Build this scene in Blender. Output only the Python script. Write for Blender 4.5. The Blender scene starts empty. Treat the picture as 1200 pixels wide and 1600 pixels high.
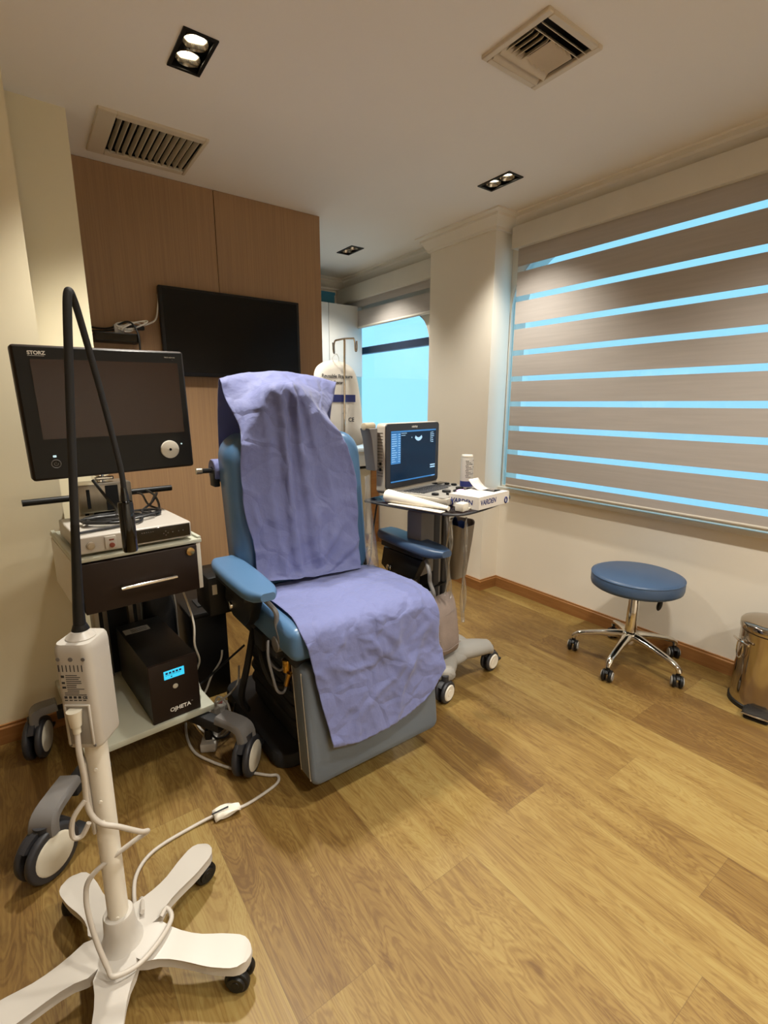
import bpy, bmesh, math, random
from mathutils import Vector as V, Matrix, noise
random.seed(7)
C = bpy.context.scene.collection
R = math.radians
PI = math.pi

# ------------------------------------------------------------------ materials
def lin(c):
    return tuple((x / 12.92 if x <= .04045 else ((x + .055) / 1.055) ** 2.4) for x in c)
def hexc(h):
    return lin(tuple(int(h[i:i + 2], 16) / 255 for i in (0, 2, 4)))

class NT:
    def __init__(s, m):
        s.t = m.node_tree; s.n = s.t.nodes; s.l = s.t.links
    def add(s, typ, **kw):
        nd = s.n.new(typ)
        for k, v in kw.items():
            if k.startswith('i_'): nd.inputs[int(k[2:])].default_value = v
            else: setattr(nd, k, v)
        return nd
    def link(s, a, b): s.l.new(a, b)
    def math(s, op, a, b=None, c=None):
        nd = s.n.new('ShaderNodeMath'); nd.operation = op
        for i, x in enumerate((a, b, c)):
            if x is None: continue
            if isinstance(x, (int, float)): nd.inputs[i].default_value = x
            else: s.l.new(x, nd.inputs[i])
        return nd.outputs[0]

def pm(name, col, rough=.5, metal=0, vary=.06, vscale=6, bump=0, bscale=200, stretch=(1, 1, 1), spec=.5, coat=0, sheen=0, emit=None, estr=0, trans=0, alpha=1, transl=0):
    """principled material whose colour wanders a little with a noise"""
    m = bpy.data.materials.new(name); m.use_nodes = True
    k = NT(m); b = k.n['Principled BSDF']
    if isinstance(col, str): col = hexc(col)
    b.inputs['Roughness'].default_value = rough
    b.inputs['Metallic'].default_value = metal
    b.inputs['Specular IOR Level'].default_value = spec
    b.inputs['Coat Weight'].default_value = coat
    b.inputs['Coat Roughness'].default_value = .15
    b.inputs['Sheen Weight'].default_value = sheen
    b.inputs['Transmission Weight'].default_value = trans
    b.inputs['Alpha'].default_value = alpha
    tc = k.add('ShaderNodeTexCoord'); mp = k.add('ShaderNodeMapping')
    mp.inputs['Scale'].default_value = stretch
    k.link(tc.outputs['Object'], mp.inputs['Vector'])
    no = k.add('ShaderNodeTexNoise'); no.inputs['Scale'].default_value = vscale; no.inputs['Detail'].default_value = 4
    k.link(mp.outputs[0], no.inputs['Vector'])
    cr = k.add('ShaderNodeValToRGB')
    cr.color_ramp.elements[0].position = .3; cr.color_ramp.elements[1].position = .7
    cr.color_ramp.elements[0].color = tuple(max(0, c * (1 - vary)) for c in col) + (1,)
    cr.color_ramp.elements[1].color = tuple(min(1, c * (1 + vary)) for c in col) + (1,)
    k.link(no.outputs['Fac'], cr.inputs[0]); k.link(cr.outputs[0], b.inputs['Base Color'])
    if bump:
        n2 = k.add('ShaderNodeTexNoise'); n2.inputs['Scale'].default_value = bscale; n2.inputs['Detail'].default_value = 3
        k.link(mp.outputs[0], n2.inputs['Vector'])
        bp = k.add('ShaderNodeBump'); bp.inputs['Strength'].default_value = bump; bp.inputs['Distance'].default_value = .002
        k.link(n2.outputs['Fac'], bp.inputs['Height']); k.link(bp.outputs[0], b.inputs['Normal'])
    if emit is not None:
        b.inputs['Emission Color'].default_value = (hexc(emit) if isinstance(emit, str) else emit) + (1,)
        b.inputs['Emission Strength'].default_value = estr
    if transl:
        tr = k.add('ShaderNodeBsdfTranslucent'); mx = k.add('ShaderNodeMixShader'); mx.inputs[0].default_value = transl
        k.link(cr.outputs[0], tr.inputs[0]); k.link(b.outputs[0], mx.inputs[1]); k.link(tr.outputs[0], mx.inputs[2])
        k.link(mx.outputs[0], k.n['Material Output'].inputs[0])
    return m

def clear_mat(name, tint, gloss=.08, rough=.05, veil=0, veilcol=(.8, .8, .8)):
    """see-through sheet: tinted transparency, a little mirror and an optional milky veil"""
    m = bpy.data.materials.new(name); m.use_nodes = True
    k = NT(m); k.n.remove(k.n['Principled BSDF'])
    tb = k.add('ShaderNodeBsdfTransparent'); tb.inputs[0].default_value = tint + (1,)
    gl = k.add('ShaderNodeBsdfGlossy'); gl.inputs['Roughness'].default_value = rough
    no = k.add('ShaderNodeTexNoise'); no.inputs['Scale'].default_value = 9
    ma = k.math('MULTIPLY_ADD', no.outputs['Fac'], gloss * .4, gloss * .8)
    mx = k.add('ShaderNodeMixShader'); k.link(ma, mx.inputs[0])
    k.link(tb.outputs[0], mx.inputs[1]); k.link(gl.outputs[0], mx.inputs[2]); out = mx.outputs[0]
    if veil:
        df = k.add('ShaderNodeBsdfDiffuse'); df.inputs[0].default_value = veilcol + (1,)
        tl = k.add('ShaderNodeBsdfTranslucent'); tl.inputs[0].default_value = veilcol + (1,)
        m1 = k.add('ShaderNodeMixShader'); k.link(df.outputs[0], m1.inputs[1]); k.link(tl.outputs[0], m1.inputs[2])
        m2 = k.add('ShaderNodeMixShader'); m2.inputs[0].default_value = veil
        k.link(out, m2.inputs[1]); k.link(m1.outputs[0], m2.inputs[2]); out = m2.outputs[0]
    k.link(out, k.n['Material Output'].inputs[0])
    return m

def floor_mat():
    m = bpy.data.materials.new('oak_planks'); m.use_nodes = True
    k = NT(m); b = k.n['Principled BSDF']; M = k.math
    tc = k.add('ShaderNodeTexCoord'); sp = k.add('ShaderNodeSeparateXYZ'); k.link(tc.outputs['Object'], sp.inputs[0])
    X, Y = sp.outputs[0], sp.outputs[1]
    W, L = .2075, 1.25
    u = M('DIVIDE', M('SUBTRACT', X, .747), W); row = M('FLOOR', u); fu = M('FRACT', u)
    odd = M('FLOORED_MODULO', row, 2.0)
    wn = k.add('ShaderNodeTexWhiteNoise', noise_dimensions='1D'); k.link(row, wn.inputs['W'])
    off = M('ADD', M('MULTIPLY', odd, -.5), M('MULTIPLY', wn.outputs['Value'], .14))
    v = M('DIVIDE', M('SUBTRACT', M('SUBTRACT', Y, .76), off), L); col = M('FLOOR', v); fv = M('FRACT', v)
    cb = k.add('ShaderNodeCombineXYZ'); k.link(row, cb.inputs[0]); k.link(col, cb.inputs[1])
    w2 = k.add('ShaderNodeTexWhiteNoise', noise_dimensions='2D'); k.link(cb.outputs[0], w2.inputs['Vector'])
    # grain, drawn out along the plank and shifted from plank to plank
    gv = k.add('ShaderNodeCombineXYZ')
    k.link(M('ADD', M('MULTIPLY', X, 7.0), M('MULTIPLY', w2.outputs['Value'], 37.0)), gv.inputs[0])
    k.link(M('ADD', M('MULTIPLY', Y, 1.1), M('MULTIPLY', w2.outputs['Value'], 11.0)), gv.inputs[1])
    n1 = k.add('ShaderNodeTexNoise'); n1.inputs['Scale'].default_value = 1.6; n1.inputs['Detail'].default_value = 6; n1.inputs['Distortion'].default_value = 1.1
    k.link(gv.outputs[0], n1.inputs['Vector'])
    fine = k.add('ShaderNodeCombineXYZ')
    k.link(M('MULTIPLY', X, 95.0), fine.inputs[0]); k.link(M('MULTIPLY', Y, 3.2), fine.inputs[1]); k.link(w2.outputs['Value'], fine.inputs[2])
    n2 = k.add('ShaderNodeTexNoise'); n2.inputs['Scale'].default_value = 1.4; n2.inputs['Detail'].default_value = 5
    k.link(fine.outputs[0], n2.inputs['Vector'])
    # cathedral rings
    rg = M('SINE', M('MULTIPLY', n1.outputs['Fac'], 58.0))
    rg = M('MULTIPLY', M('POWER', M('ABSOLUTE', rg), 3.0), .20)
    tone = M('ADD', M('ADD', M('MULTIPLY', n1.outputs['Fac'], .85), M('MULTIPLY', n2.outputs['Fac'], .55)), M('MULTIPLY', w2.outputs['Value'], .42))
    tone = M('SUBTRACT', tone, rg)
    mr = M('MULTIPLY_ADD', tone, 1.42, -.74)
    cr = k.add('ShaderNodeValToRGB'); e = cr.color_ramp.elements
    e[0].position = .0; e[0].color = hexc('614621') + (1,)
    e[1].position = 1.; e[1].color = hexc('907a46') + (1,)
    x = e.new(.35); x.color = hexc('74592d') + (1,)
    x = e.new(.65); x.color = hexc('846a39') + (1,)
    # scattered knots
    kv = k.add('ShaderNodeCombineXYZ'); k.link(M('MULTIPLY', X, 3.4), kv.inputs[0]); k.link(M('MULTIPLY', Y, 1.5), kv.inputs[1])
    vo = k.add('ShaderNodeTexVoronoi'); vo.inputs['Scale'].default_value = 1.0; k.link(kv.outputs[0], vo.inputs['Vector'])
    wv = k.add('ShaderNodeTexNoise'); wv.inputs['Scale'].default_value = 14; k.link(tc.outputs['Object'], wv.inputs['Vector'])
    dk = M('ADD', vo.outputs['Distance'], M('MULTIPLY_ADD', wv.outputs['Fac'], .12, -.06))
    rings = M('MULTIPLY', M('SINE', M('MULTIPLY', dk, 90.0)), M('MAXIMUM', M('MULTIPLY_ADD', dk, -3.6, .75), 0.0))
    core = M('MAXIMUM', M('MULTIPLY_ADD', dk, -14.0, 1.0), 0.0)
    mr = M('SUBTRACT', M('SUBTRACT', mr, M('MULTIPLY', rings, .16)), M('MULTIPLY', core, .5))
    k.link(mr, cr.inputs[0])
    # dark hairline seams
    du = M('MULTIPLY', M('MINIMUM', fu, M('SUBTRACT', 1.0, fu)), W)
    dv = M('MULTIPLY', M('MINIMUM', fv, M('SUBTRACT', 1.0, fv)), L)
    seam = M('LESS_THAN', M('MINIMUM', du, dv), .0007)
    mx = k.add('ShaderNodeMix', data_type='RGBA'); k.link(M('MULTIPLY', seam, .45), mx.inputs[0])
    k.link(cr.outputs[0], mx.inputs[6]); mx.inputs[7].default_value = hexc('4d3822') + (1,)
    k.link(mx.outputs[2], b.inputs['Base Color'])
    k.link(M('MULTIPLY_ADD', n2.outputs['Fac'], .18, .36), b.inputs['Roughness'])
    b.inputs['Specular IOR Level'].default_value = .35
    bp = k.add('ShaderNodeBump'); bp.inputs['Strength'].default_value = .12; bp.inputs['Distance'].default_value = .001
    k.link(M('SUBTRACT', n2.outputs['Fac'], seam), bp.inputs['Height']); k.link(bp.outputs[0], b.inputs['Normal'])
    return m

def wood_mat(name, c0, c1, stretch, rough=.45):
    m = bpy.data.materials.new(name); m.use_nodes = True
    k = NT(m); b = k.n['Principled BSDF']
    tc = k.add('ShaderNodeTexCoord'); mp = k.add('ShaderNodeMapping'); mp.inputs['Scale'].default_value = stretch
    k.link(tc.outputs['Object'], mp.inputs[0])
    no = k.add('ShaderNodeTexNoise'); no.inputs['Scale'].default_value = 2.2; no.inputs['Detail'].default_value = 7; no.inputs['Roughness'].default_value = .62
    k.link(mp.outputs[0], no.inputs['Vector'])
    cr = k.add('ShaderNodeValToRGB'); cr.color_ramp.elements[0].position = .28; cr.color_ramp.elements[1].position = .72
    cr.color_ramp.elements[0].color = hexc(c0) + (1,); cr.color_ramp.elements[1].color = hexc(c1) + (1,)
    k.link(no.outputs['Fac'], cr.inputs[0]); k.link(cr.outputs[0], b.inputs['Base Color'])
    b.inputs['Roughness'].default_value = rough; b.inputs['Specular IOR Level'].default_value = .3
    return m

m_floor = floor_mat()
m_wall = pm('cream_wall_paint', 'ebe4d6', .6, vary=.02, vscale=1.5, bump=.05, bscale=120, spec=.25)
m_ceil = pm('white_ceiling_paint', 'f0ebe4', .8, vary=.015, vscale=1, spec=.15)
m_trimw = pm('cornice_paint', 'ebe5da', .6, vary=.02, spec=.2)
m_panel = wood_mat('walnut_veneer', '96775a', 'aa8863', (55, 55, .8), .42)
m_base = wood_mat('baseboard_wood', '86592f', '9c6f42', (2, 2, 24), .4)
m_black = pm('black_plastic', '121212', .45, vary=.1, bump=.06, bscale=400, spec=.35)
m_blackm = pm('matt_black_rubber', '1b1b1d', .7, vary=.1, bump=.1)
m_gloss = pm('gloss_black', '060607', .08, vary=.05, spec=.6)
m_tvscr = pm('tv_glass', '040405', .22, vary=.05, spec=.25)
m_scr = pm('monitor_glass', '351f13', .24, vary=.06, spec=.42)
m_white = pm('white_plastic', 'b7b1a8', .38, vary=.02)
m_white2 = pm('ivory_plastic', 'd9d3c6', .45, vary=.03)
m_cream = pm('cream_hub_plastic', 'cfc8b6', .5, vary=.03)
m_grey = pm('grey_plastic', '6d6a68', .45, vary=.05)
m_dgrey = pm('charcoal_plastic', '2c2c30', .5, vary=.08)
m_lgrey = pm('light_grey_plastic', '8f8b84', .45, vary=.04)
m_alu = pm('brushed_aluminium', 'a39a8c', .35, .85, vary=.06, stretch=(60, 60, 1))
m_chrome = pm('chrome', 'd8d4cc', .08, 1, vary=.02)
m_steel = pm('polished_steel', 'b9aea0', .1, 1, vary=.03)
m_brass = pm('brass', 'b48a3c', .25, 1, vary=.05)
m_pltgrn = pm('pale_shelf_laminate', 'b7b8a8', .4, vary=.03)
m_vinyl = pm('blue_vinyl', '4f7297', .33, vary=.06, vscale=3, bump=.08, bscale=350, spec=.5)
m_vinyl2 = pm('worn_blue_vinyl', '5d6670', .42, vary=.12, vscale=2.5, bump=.08, bscale=250)
m_vinyl3 = pm('navy_vinyl', '3c526f', .4, vary=.06, vscale=3, bump=.1, bscale=350)
m_seam = pm('clear_piping', 'c9bda8', .3, vary=.05)
m_sheet = pm('lilac_paper_sheet', '757cad', .62, vary=.07, vscale=4, bump=.25, bscale=60, sheen=.25, spec=.3, transl=.16)
def crease(m, scale, strength):
    k = NT(m); b = k.n['Principled BSDF']
    tc = k.add('ShaderNodeTexCoord'); wv = k.add('ShaderNodeTexNoise'); wv.inputs['Scale'].default_value = 5; k.link(tc.outputs['Object'], wv.inputs['Vector'])
    mx = k.add('ShaderNodeMix', data_type='RGBA'); mx.inputs[0].default_value = .12
    k.link(tc.outputs['Object'], mx.inputs[6]); k.link(wv.outputs['Color'], mx.inputs[7])
    vo = k.add('ShaderNodeTexVoronoi', feature='DISTANCE_TO_EDGE'); vo.inputs['Scale'].default_value = scale; k.link(mx.outputs[2], vo.inputs['Vector'])
    n2 = k.add('ShaderNodeTexNoise'); n2.inputs['Scale'].default_value = 16; n2.inputs['Detail'].default_value = 5; k.link(tc.outputs['Object'], n2.inputs['Vector'])
    h = k.math('ADD', k.math('MULTIPLY', k.math('MINIMUM', vo.outputs['Distance'], .16), 2.2), k.math('MULTIPLY', n2.outputs['Fac'], .8))
    bp = k.add('ShaderNodeBump'); bp.inputs['Strength'].default_value = strength; bp.inputs['Distance'].default_value = .012
    k.link(h, bp.inputs['Height'])
    old = b.inputs['Normal'].links[0].from_node if b.inputs['Normal'].is_linked else None
    if old: k.link(old.outputs[0], bp.inputs['Normal'])
    k.link(bp.outputs[0], b.inputs['Normal'])
crease(m_sheet, 9, .7)
m_pillow = pm('taupe_cushion_fabric', '8d7f77', .9, vary=.1, vscale=14, bump=.5, bscale=90, spec=.1)
m_card = pm('white_carton', 'd8d2ca', .6, vary=.03)
m_paper = pm('white_paper', 'e2dccf', .7, vary=.02)
m_ink = pm('dark_ink', '2b2b30', .7)
m_inkblue = pm('navy_ink', '26306e', .6)
m_inkw = pm('white_ink', 'e8e6e0', .6)
m_bag = pm('white_coated_nylon', 'd8d3c8', .55, vary=.05, vscale=5, bump=.3, bscale=30)
m_blackbag = pm('black_bag_fabric', '101114', .5, vary=.2, bump=.6, bscale=40)
m_cableb = pm('black_cable', '0f0f11', .45)
m_cablew = pm('white_cable', 'd9d4c9', .5)
m_cableg = pm('grey_cable', 'b7afa4', .5)
m_brown = pm('dark_brown_metal', '241812', .5, vary=.06, spec=.3)
m_band = pm('taupe_blind_fabric', 'bdb6b0', .85, vary=.05, vscale=60, stretch=(1, .05, 1), spec=.1, transl=.10)
m_sheer = clear_mat('sheer_blind_mesh', (.95, .97, .98), .02, .5, .06, (.7, .75, .78))
m_leftwall = pm('warm_wall_paint', 'e4dabd', .6, vary=.02, vscale=1.5, bump=.05, bscale=120, spec=.25)
m_usbody = pm('warm_grey_plastic', 'b5ada0', .45, vary=.03)
m_glass = clear_mat('window_glass', (.86, .96, .98), .07, .02)
m_tint = clear_mat('smoked_tray_glass', (.26, .2, .24), .16, .03, .10, (.06, .03, .05))
m_clear = clear_mat('clear_plastic_film', (.93, .93, .93), .16, .12, .10)
m_navyf = pm('navy_window_frame', '1c2b44', .4)
m_cab = pm('white_cabinet_laminate', 'dcdcd8', .4, vary=.02)
m_teal = pm('teal_box', '1d5f74', .5)
m_beige = pm('beige_laminate', 'b4a78e', .5, vary=.03)
m_dark = pm('dark_void', '050505', .9)
m_vent = pm('cream_vent_metal', 'd3c6b0', .5, vary=.02)
m_bulb = pm('lit_bulb', 'fff4d8', .4, emit='fff0d0', estr=14)
m_refl = pm('lamp_reflector', 'b9b2a6', .15, 1)
m_lcd = pm('lcd_cyan', '22a8cc', .3, emit='38c8f0', estr=.9)
m_led = pm('pale_led', 'c8e0e8', .3, emit='c8e8f0', estr=.6)
m_us0 = pm('scan_screen', '06111c', .2, emit='10304c', estr=.5, spec=.3)
m_us1 = pm('scan_panel_blue', '2a5f96', .3, emit='3f86c8', estr=.6)
m_us2 = pm('scan_text', '9fc4de', .3, emit='9fc8e8', estr=.7)
m_glow = pm('trackball_glow', 'f4c8f0', .3, emit='ff9cf0', estr=1.2)
m_blueplast = pm('blue_waste_liner', '2c4a8c', .4, vary=.1, bump=.3, bscale=40)
m_basket = pm('grey_bin_plastic', '8b8172', .5, vary=.04)
m_gold = pm('bronze_lock', 'a88a5a', .25, .9)

# ------------------------------------------------------------------ mesh tools
def catmull(pts, n=8, closed=False):
    P = [V(p) for p in pts]
    if len(P) < 3: return P
    out = []; N = len(P)
    for i in range(N if closed else N - 1):
        if closed: a, b, c, d = P[i - 1], P[i], P[(i + 1) % N], P[(i + 2) % N]
        else: a, b, c, d = P[max(i - 1, 0)], P[i], P[i + 1], P[min(i + 2, N - 1)]
        for j in range(n):
            t = j / n
            out.append(.5 * ((2 * b) + (c - a) * t + (2 * a - 5 * b + 4 * c - d) * t * t + (3 * b - a - 3 * c + d) * t ** 3))
    if not closed: out.append(P[-1])
    return out

def frame_to(p0, p1):
    d = (V(p1) - V(p0)); L = d.length
    q = d.to_track_quat('Z', 'Y') if L > 1e-9 else V((0, 0, 1)).to_track_quat('Z', 'Y')
    return Matrix.Translation(V(p0)) @ q.to_matrix().to_4x4(), L

class MB:
    def __init__(s, off=(0, 0, 0)):
        s.bm = bmesh.new(); s.off = V(off); s.mi = 0
    def _merge(s, b, M=None):
        if M is not None: b.transform(M)
        if s.mi:
            for f in b.faces: f.material_index = s.mi
        me = bpy.data.meshes.new('t'); b.to_mesh(me); b.free()
        s.bm.from_mesh(me); bpy.data.meshes.remove(me); return s
    def box(s, x0, x1, y0, y1, z0, z1, bev=0, seg=2, M=None):
        b = bmesh.new(); bmesh.ops.create_cube(b, size=1)
        b.transform(Matrix.Translation(((x0 + x1) / 2, (y0 + y1) / 2, (z0 + z1) / 2)) @ Matrix.Diagonal((x1 - x0, y1 - y0, z1 - z0, 1)))
        if bev: bmesh.ops.bevel(b, geom=b.edges[:], offset=bev, segments=seg, affect='EDGES', profile=.5)
        return s._merge(b, M)
    def cyl(s, p0, p1, r0, r1=None, n=24, bev=0, seg=2):
        r1 = r0 if r1 is None else r1
        M, L = frame_to(p0, p1)
        b = bmesh.new(); bmesh.ops.create_cone(b, cap_ends=True, segments=n, radius1=r0, radius2=r1, depth=L)
        b.transform(Matrix.Translation((0, 0, L / 2)))
        if bev:
            ed = [e for e in b.edges if abs(e.verts[0].co.z - e.verts[1].co.z) < 1e-6]
            bmesh.ops.bevel(b, geom=ed, offset=bev, segments=seg, affect='EDGES', profile=.5)
        return s._merge(b, M)
    def lathe(s, prof, c=(0, 0, 0), n=32, M=None, sy=1, caps=True):
        b = bmesh.new(); rings = []
        for r, z in prof:
            rings.append([b.verts.new((max(r, 1e-5) * math.cos(2 * PI * i / n), sy * max(r, 1e-5) * math.sin(2 * PI * i / n), z)) for i in range(n)])
        for a, d in zip(rings, rings[1:]):
            for i in range(n): b.faces.new((a[i], a[(i + 1) % n], d[(i + 1) % n], d[i]))
        if caps: b.faces.new(rings[0][::-1]); b.faces.new(rings[-1])
        T = Matrix.Translation(V(c))
        return s._merge(b, T if M is None else T @ M)
    def tube(s, pts, r, n=8, sm=6, closed=False):
        P = catmull(pts, sm, closed) if sm else [V(p) for p in pts]
        b = bmesh.new(); N = len(P); rings = []; up = None
        for i, p in enumerate(P):
            if closed: t = (P[(i + 1) % N] - P[i - 1])
            else: t = P[min(i + 1, N - 1)] - P[max(i - 1, 0)]
            if t.length < 1e-9: t = V((0, 0, 1))
            t.normalize()
            if up is None: up = t.orthogonal().normalized()
            up = (up - t * up.dot(t)); up = up.normalized() if up.length > 1e-6 else t.orthogonal().normalized()
            w = t.cross(up)
            rr = r(i / (N - 1)) if callable(r) else r
            rings.append([b.verts.new(p + (up * math.cos(2 * PI * j / n) + w * math.sin(2 * PI * j / n)) * rr) for j in range(n)])
        for i in range(N if closed else N - 1):
            a, d = rings[i], rings[(i + 1) % N]
            for j in range(n): b.faces.new((a[j], a[(j + 1) % n], d[(j + 1) % n], d[j]))
        if not closed: b.faces.new(rings[0][::-1]); b.faces.new(rings[-1])
        return s._merge(b)
    def prism(s, pts, z0, z1, bev=0, seg=2, M=None):
        b = bmesh.new()
        lo = [b.verts.new((x, y, z0)) for x, y in pts]; hi = [b.verts.new((x, y, z1)) for x, y in pts]
        n = len(pts)
        b.faces.new(lo[::-1]); b.faces.new(hi)
        for i in range(n): b.faces.new((lo[i], lo[(i + 1) % n], hi[(i + 1) % n], hi[i]))
        bmesh.ops.recalc_face_normals(b, faces=b.faces[:])
        if bev:
            ed = [e for e in b.edges if abs(e.verts[0].co.z - e.verts[1].co.z) < 1e-7]
            bmesh.ops.bevel(b, geom=ed, offset=bev, segments=seg, affect='EDGES', profile=.5)
        return s._merge(b, M)
    def loft(s, rings, caps=True):
        b = bmesh.new(); Rg = [[b.verts.new(V(p)) for p in r] for r in rings]; n = len(Rg[0])
        for a, d in zip(Rg, Rg[1:]):
            for j in range(n): b.faces.new((a[j], a[(j + 1) % n], d[(j + 1) % n], d[j]))
        if caps: b.faces.new(Rg[0][::-1]); b.faces.new(Rg[-1])
        bmesh.ops.recalc_face_normals(b, faces=b.faces[:])
        return s._merge(b)
    def grid(s, rows, flip=False):
        b = bmesh.new(); G = [[b.verts.new(V(p)) for p in r] for r in rows]
        for a, d in zip(G, G[1:]):
            for j in range(len(a) - 1):
                f = (a[j], a[j + 1], d[j + 1], d[j]); b.faces.new(f[::-1] if flip else f)
        return s._merge(b)
    def ball(s, c, rx, ry=None, rz=None, u=20, v=12, M=None):
        b = bmesh.new(); bmesh.ops.create_uvsphere(b, u_segments=u, v_segments=v, radius=1)
        b.transform(Matrix.Translation(V(c)) @ (M or Matrix()) @ Matrix.Diagonal((rx, ry or rx, rz or rx, 1)))
        return s._merge(b)
    def quad(s, a, b_, c, d):
        b = bmesh.new(); b.faces.new([b.verts.new(V(p)) for p in (a, b_, c, d)]); return s._merge(b)
    def build(s, name, mat, parent=None, angle=38, solid=0, sub=0, smooth=True):
        if s.off.length: s.bm.transform(Matrix.Translation(-s.off))
        me = bpy.data.meshes.new(name); s.bm.to_mesh(me); s.bm.free()
        for m in (mat if isinstance(mat, (list, tuple)) else [mat]): me.materials.append(m)
        if smooth:
            me.polygons.foreach_set('use_smooth', [True] * len(me.polygons))
            me.set_sharp_from_angle(angle=R(angle))
        o = bpy.data.objects.new(name, me); C.objects.link(o)
        if parent is not None: o.parent = parent
        if solid:
            md = o.modifiers.new('thickness', 'SOLIDIFY'); md.thickness = solid; md.offset = 0
        if sub:
            md = o.modifiers.new('smooth', 'SUBSURF'); md.levels = sub; md.render_levels = sub
        return o

def tag(o, label=None, cat=None, group=None, kind=None):
    if label: o['label'] = label
    if cat: o['category'] = cat
    if group: o['group'] = group
    if kind: o['kind'] = kind
    return o
def thing(name, label, cat, loc=(0, 0, 0), rz=0, group=None):
    o = bpy.data.objects.new(name, None); C.objects.link(o); o.location = loc; o.rotation_euler = (0, 0, rz)
    o.empty_display_size = .05
    return tag(o, label, cat, group)
def struct(name, mb, mat, **kw):
    return tag(mb.build(name, mat, **kw), kind='structure')
def copy_tree(o, parent=None):
    c = o.copy(); C.objects.link(c)
    if parent is not None: c.parent = parent
    for ch in list(o.children): copy_tree(ch, c)
    return c
def text(body, size, mat, parent, M, name='lettering', ext=.0003, align='LEFT', bold=0):
    cu = bpy.data.curves.new('txt', 'FONT'); cu.body = body; cu.size = size; cu.extrude = ext; cu.align_x = align; cu.offset = bold
    t = bpy.data.objects.new('txt', cu); C.objects.link(t)
    dg = bpy.context.evaluated_depsgraph_get(); dg.update()
    me = bpy.data.meshes.new_from_object(t.evaluated_get(dg)); me.name = name
    bpy.data.objects.remove(t); bpy.data.curves.remove(cu)
    me.materials.clear(); me.materials.append(mat); me.transform(M)
    o = bpy.data.objects.new(name, me); C.objects.link(o); o.parent = parent
    return o
def basis(o, x, y):
    x = V(x).normalized(); y = V(y).normalized(); z = x.cross(y)
    return Matrix(((x.x, y.x, z.x, o[0]), (x.y, y.y, z.y, o[1]), (x.z, y.z, z.z, o[2]), (0, 0, 0, 1)))
def rot2(a): return V((math.cos(a), math.sin(a), 0))
def rrect(x0, x1, y0, y1, r, n=6):
    out = []
    for cx, cy, a0 in ((x1 - r, y1 - r, 0), (x0 + r, y1 - r, 90), (x0 + r, y0 + r, 180), (x1 - r, y0 + r, 270)):
        for i in range(n + 1):
            a = R(a0 + 90 * i / n); out.append((cx + r * math.cos(a), cy + r * math.sin(a)))
    return out
def interp_grid(rows, nu, nv):
    a = [catmull(r, nu) for r in rows]
    cols = [catmull([a[i][j] for i in range(len(a))], nv) for j in range(len(a[0]))]
    return [[cols[j][i] for j in range(len(cols))] for i in range(len(cols[0]))]

# ================================================================== the room
ZC = 2.53                     # ceiling height
XW = 2.767                    # inner face of the window wall
XC, YC0, YC1 = 2.595, 2.345, 2.97   # column standing out of that wall
YP = 3.076                    # wood panelled wall
YB = 4.46                     # far wall of the alcove
X0, Y0 = -1.7, -2.0           # walls behind and left of the camera

struct('floor', MB().box(X0 - .2, XW + .25, Y0 - .2, YB + .2, -.12, 0), m_floor)

DL = [(.638, 2.0), (2.268, 2.04), (2.27, 3.565), (.638, .45), (1.72, .45), (.638, -1.1), (1.72, -1.1)]
dlx, dly = .057, .112
holes = [(x - dlx + .012, x + dlx - .012, y - dly + .012, y + dly - .012) for x, y in DL]
G1 = (.485, .845, 2.58, 2.925)      # slot of the long grille
G2 = (1.478, 1.722, 1.168, 1.395)   # throat of the square diffuser
holes += [G1, G2]
xs = sorted({X0 - .2, XW + .25} | {h[i] for h in holes for i in (0, 1)}); ys = sorted({Y0 - .2, YB + .2} | {h[i] for h in holes for i in (2, 3)})
mb = MB()
for xa, xb in zip(xs, xs[1:]):
    for ya, yb in zip(ys, ys[1:]):
        if any(h[0] - 1e-6 <= xa and xb <= h[1] + 1e-6 and h[2] - 1e-6 <= ya and yb <= h[3] + 1e-6 for h in holes): continue
        mb.quad((xa, ya, ZC), (xa, yb, ZC), (xb, yb, ZC), (xb, ya, ZC))
mb.box(X0 - .2, XW + .25, Y0 - .2, YB + .2, ZC + .2, ZC + .3)
struct('ceiling', mb, m_ceil, smooth=False)

def opening_pts(y0, y1, zb, zt, r, n=12, far=True):
    p = [(y0, zb), (y1, zb)]
    p += [(y1 - r + r * math.cos(a), zt - r + r * math.sin(a)) for a in [PI / 2 * i / n for i in range(n + 1)]] if far else [(y1, zt)]
    p += [(y0 + r + r * math.cos(a), zt - r + r * math.sin(a)) for a in [PI / 2 + PI / 2 * i / n for i in range(n + 1)]]
    return p
W1 = (-.7, 2.345, .765, 2.32, .37); W2 = (3.165, YB - .004, .95, 2.12, .30)
XO = XW + .17
mb = MB()
def wall_strip(y0, y1, win):
    if win is None:
        mb.box(XW, XO, y0, y1, 0, ZC + .2); return
    a, b, zb, zt, r = win
    ys = [a + r * (1 - math.cos(PI / 2 * i / 12)) for i in range(13)]
    ys = ys + [b - (y - a) for y in ys[::-1]]
    def top(y):
        d = min(y - a, b - y) if b < 3 else y - a
        return zt if d >= r else zt - r + math.sqrt(max(0, r * r - (r - d) ** 2))
    for p, q in zip(ys, ys[1:]):
        tp, tq = top(p), top(q)
        for x in (XW, XO):
            mb.quad((x, p, 0), (x, q, 0), (x, q, zb), (x, p, zb))
            mb.quad((x, p, tp), (x, q, tq), (x, q, ZC + .2), (x, p, ZC + .2))
        mb.quad((XW, p, zb), (XW, q, zb), (XO, q, zb), (XO, p, zb))
        mb.quad((XW, p, tp), (XW, q, tq), (XO, q, tq), (XO, p, tp))
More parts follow.
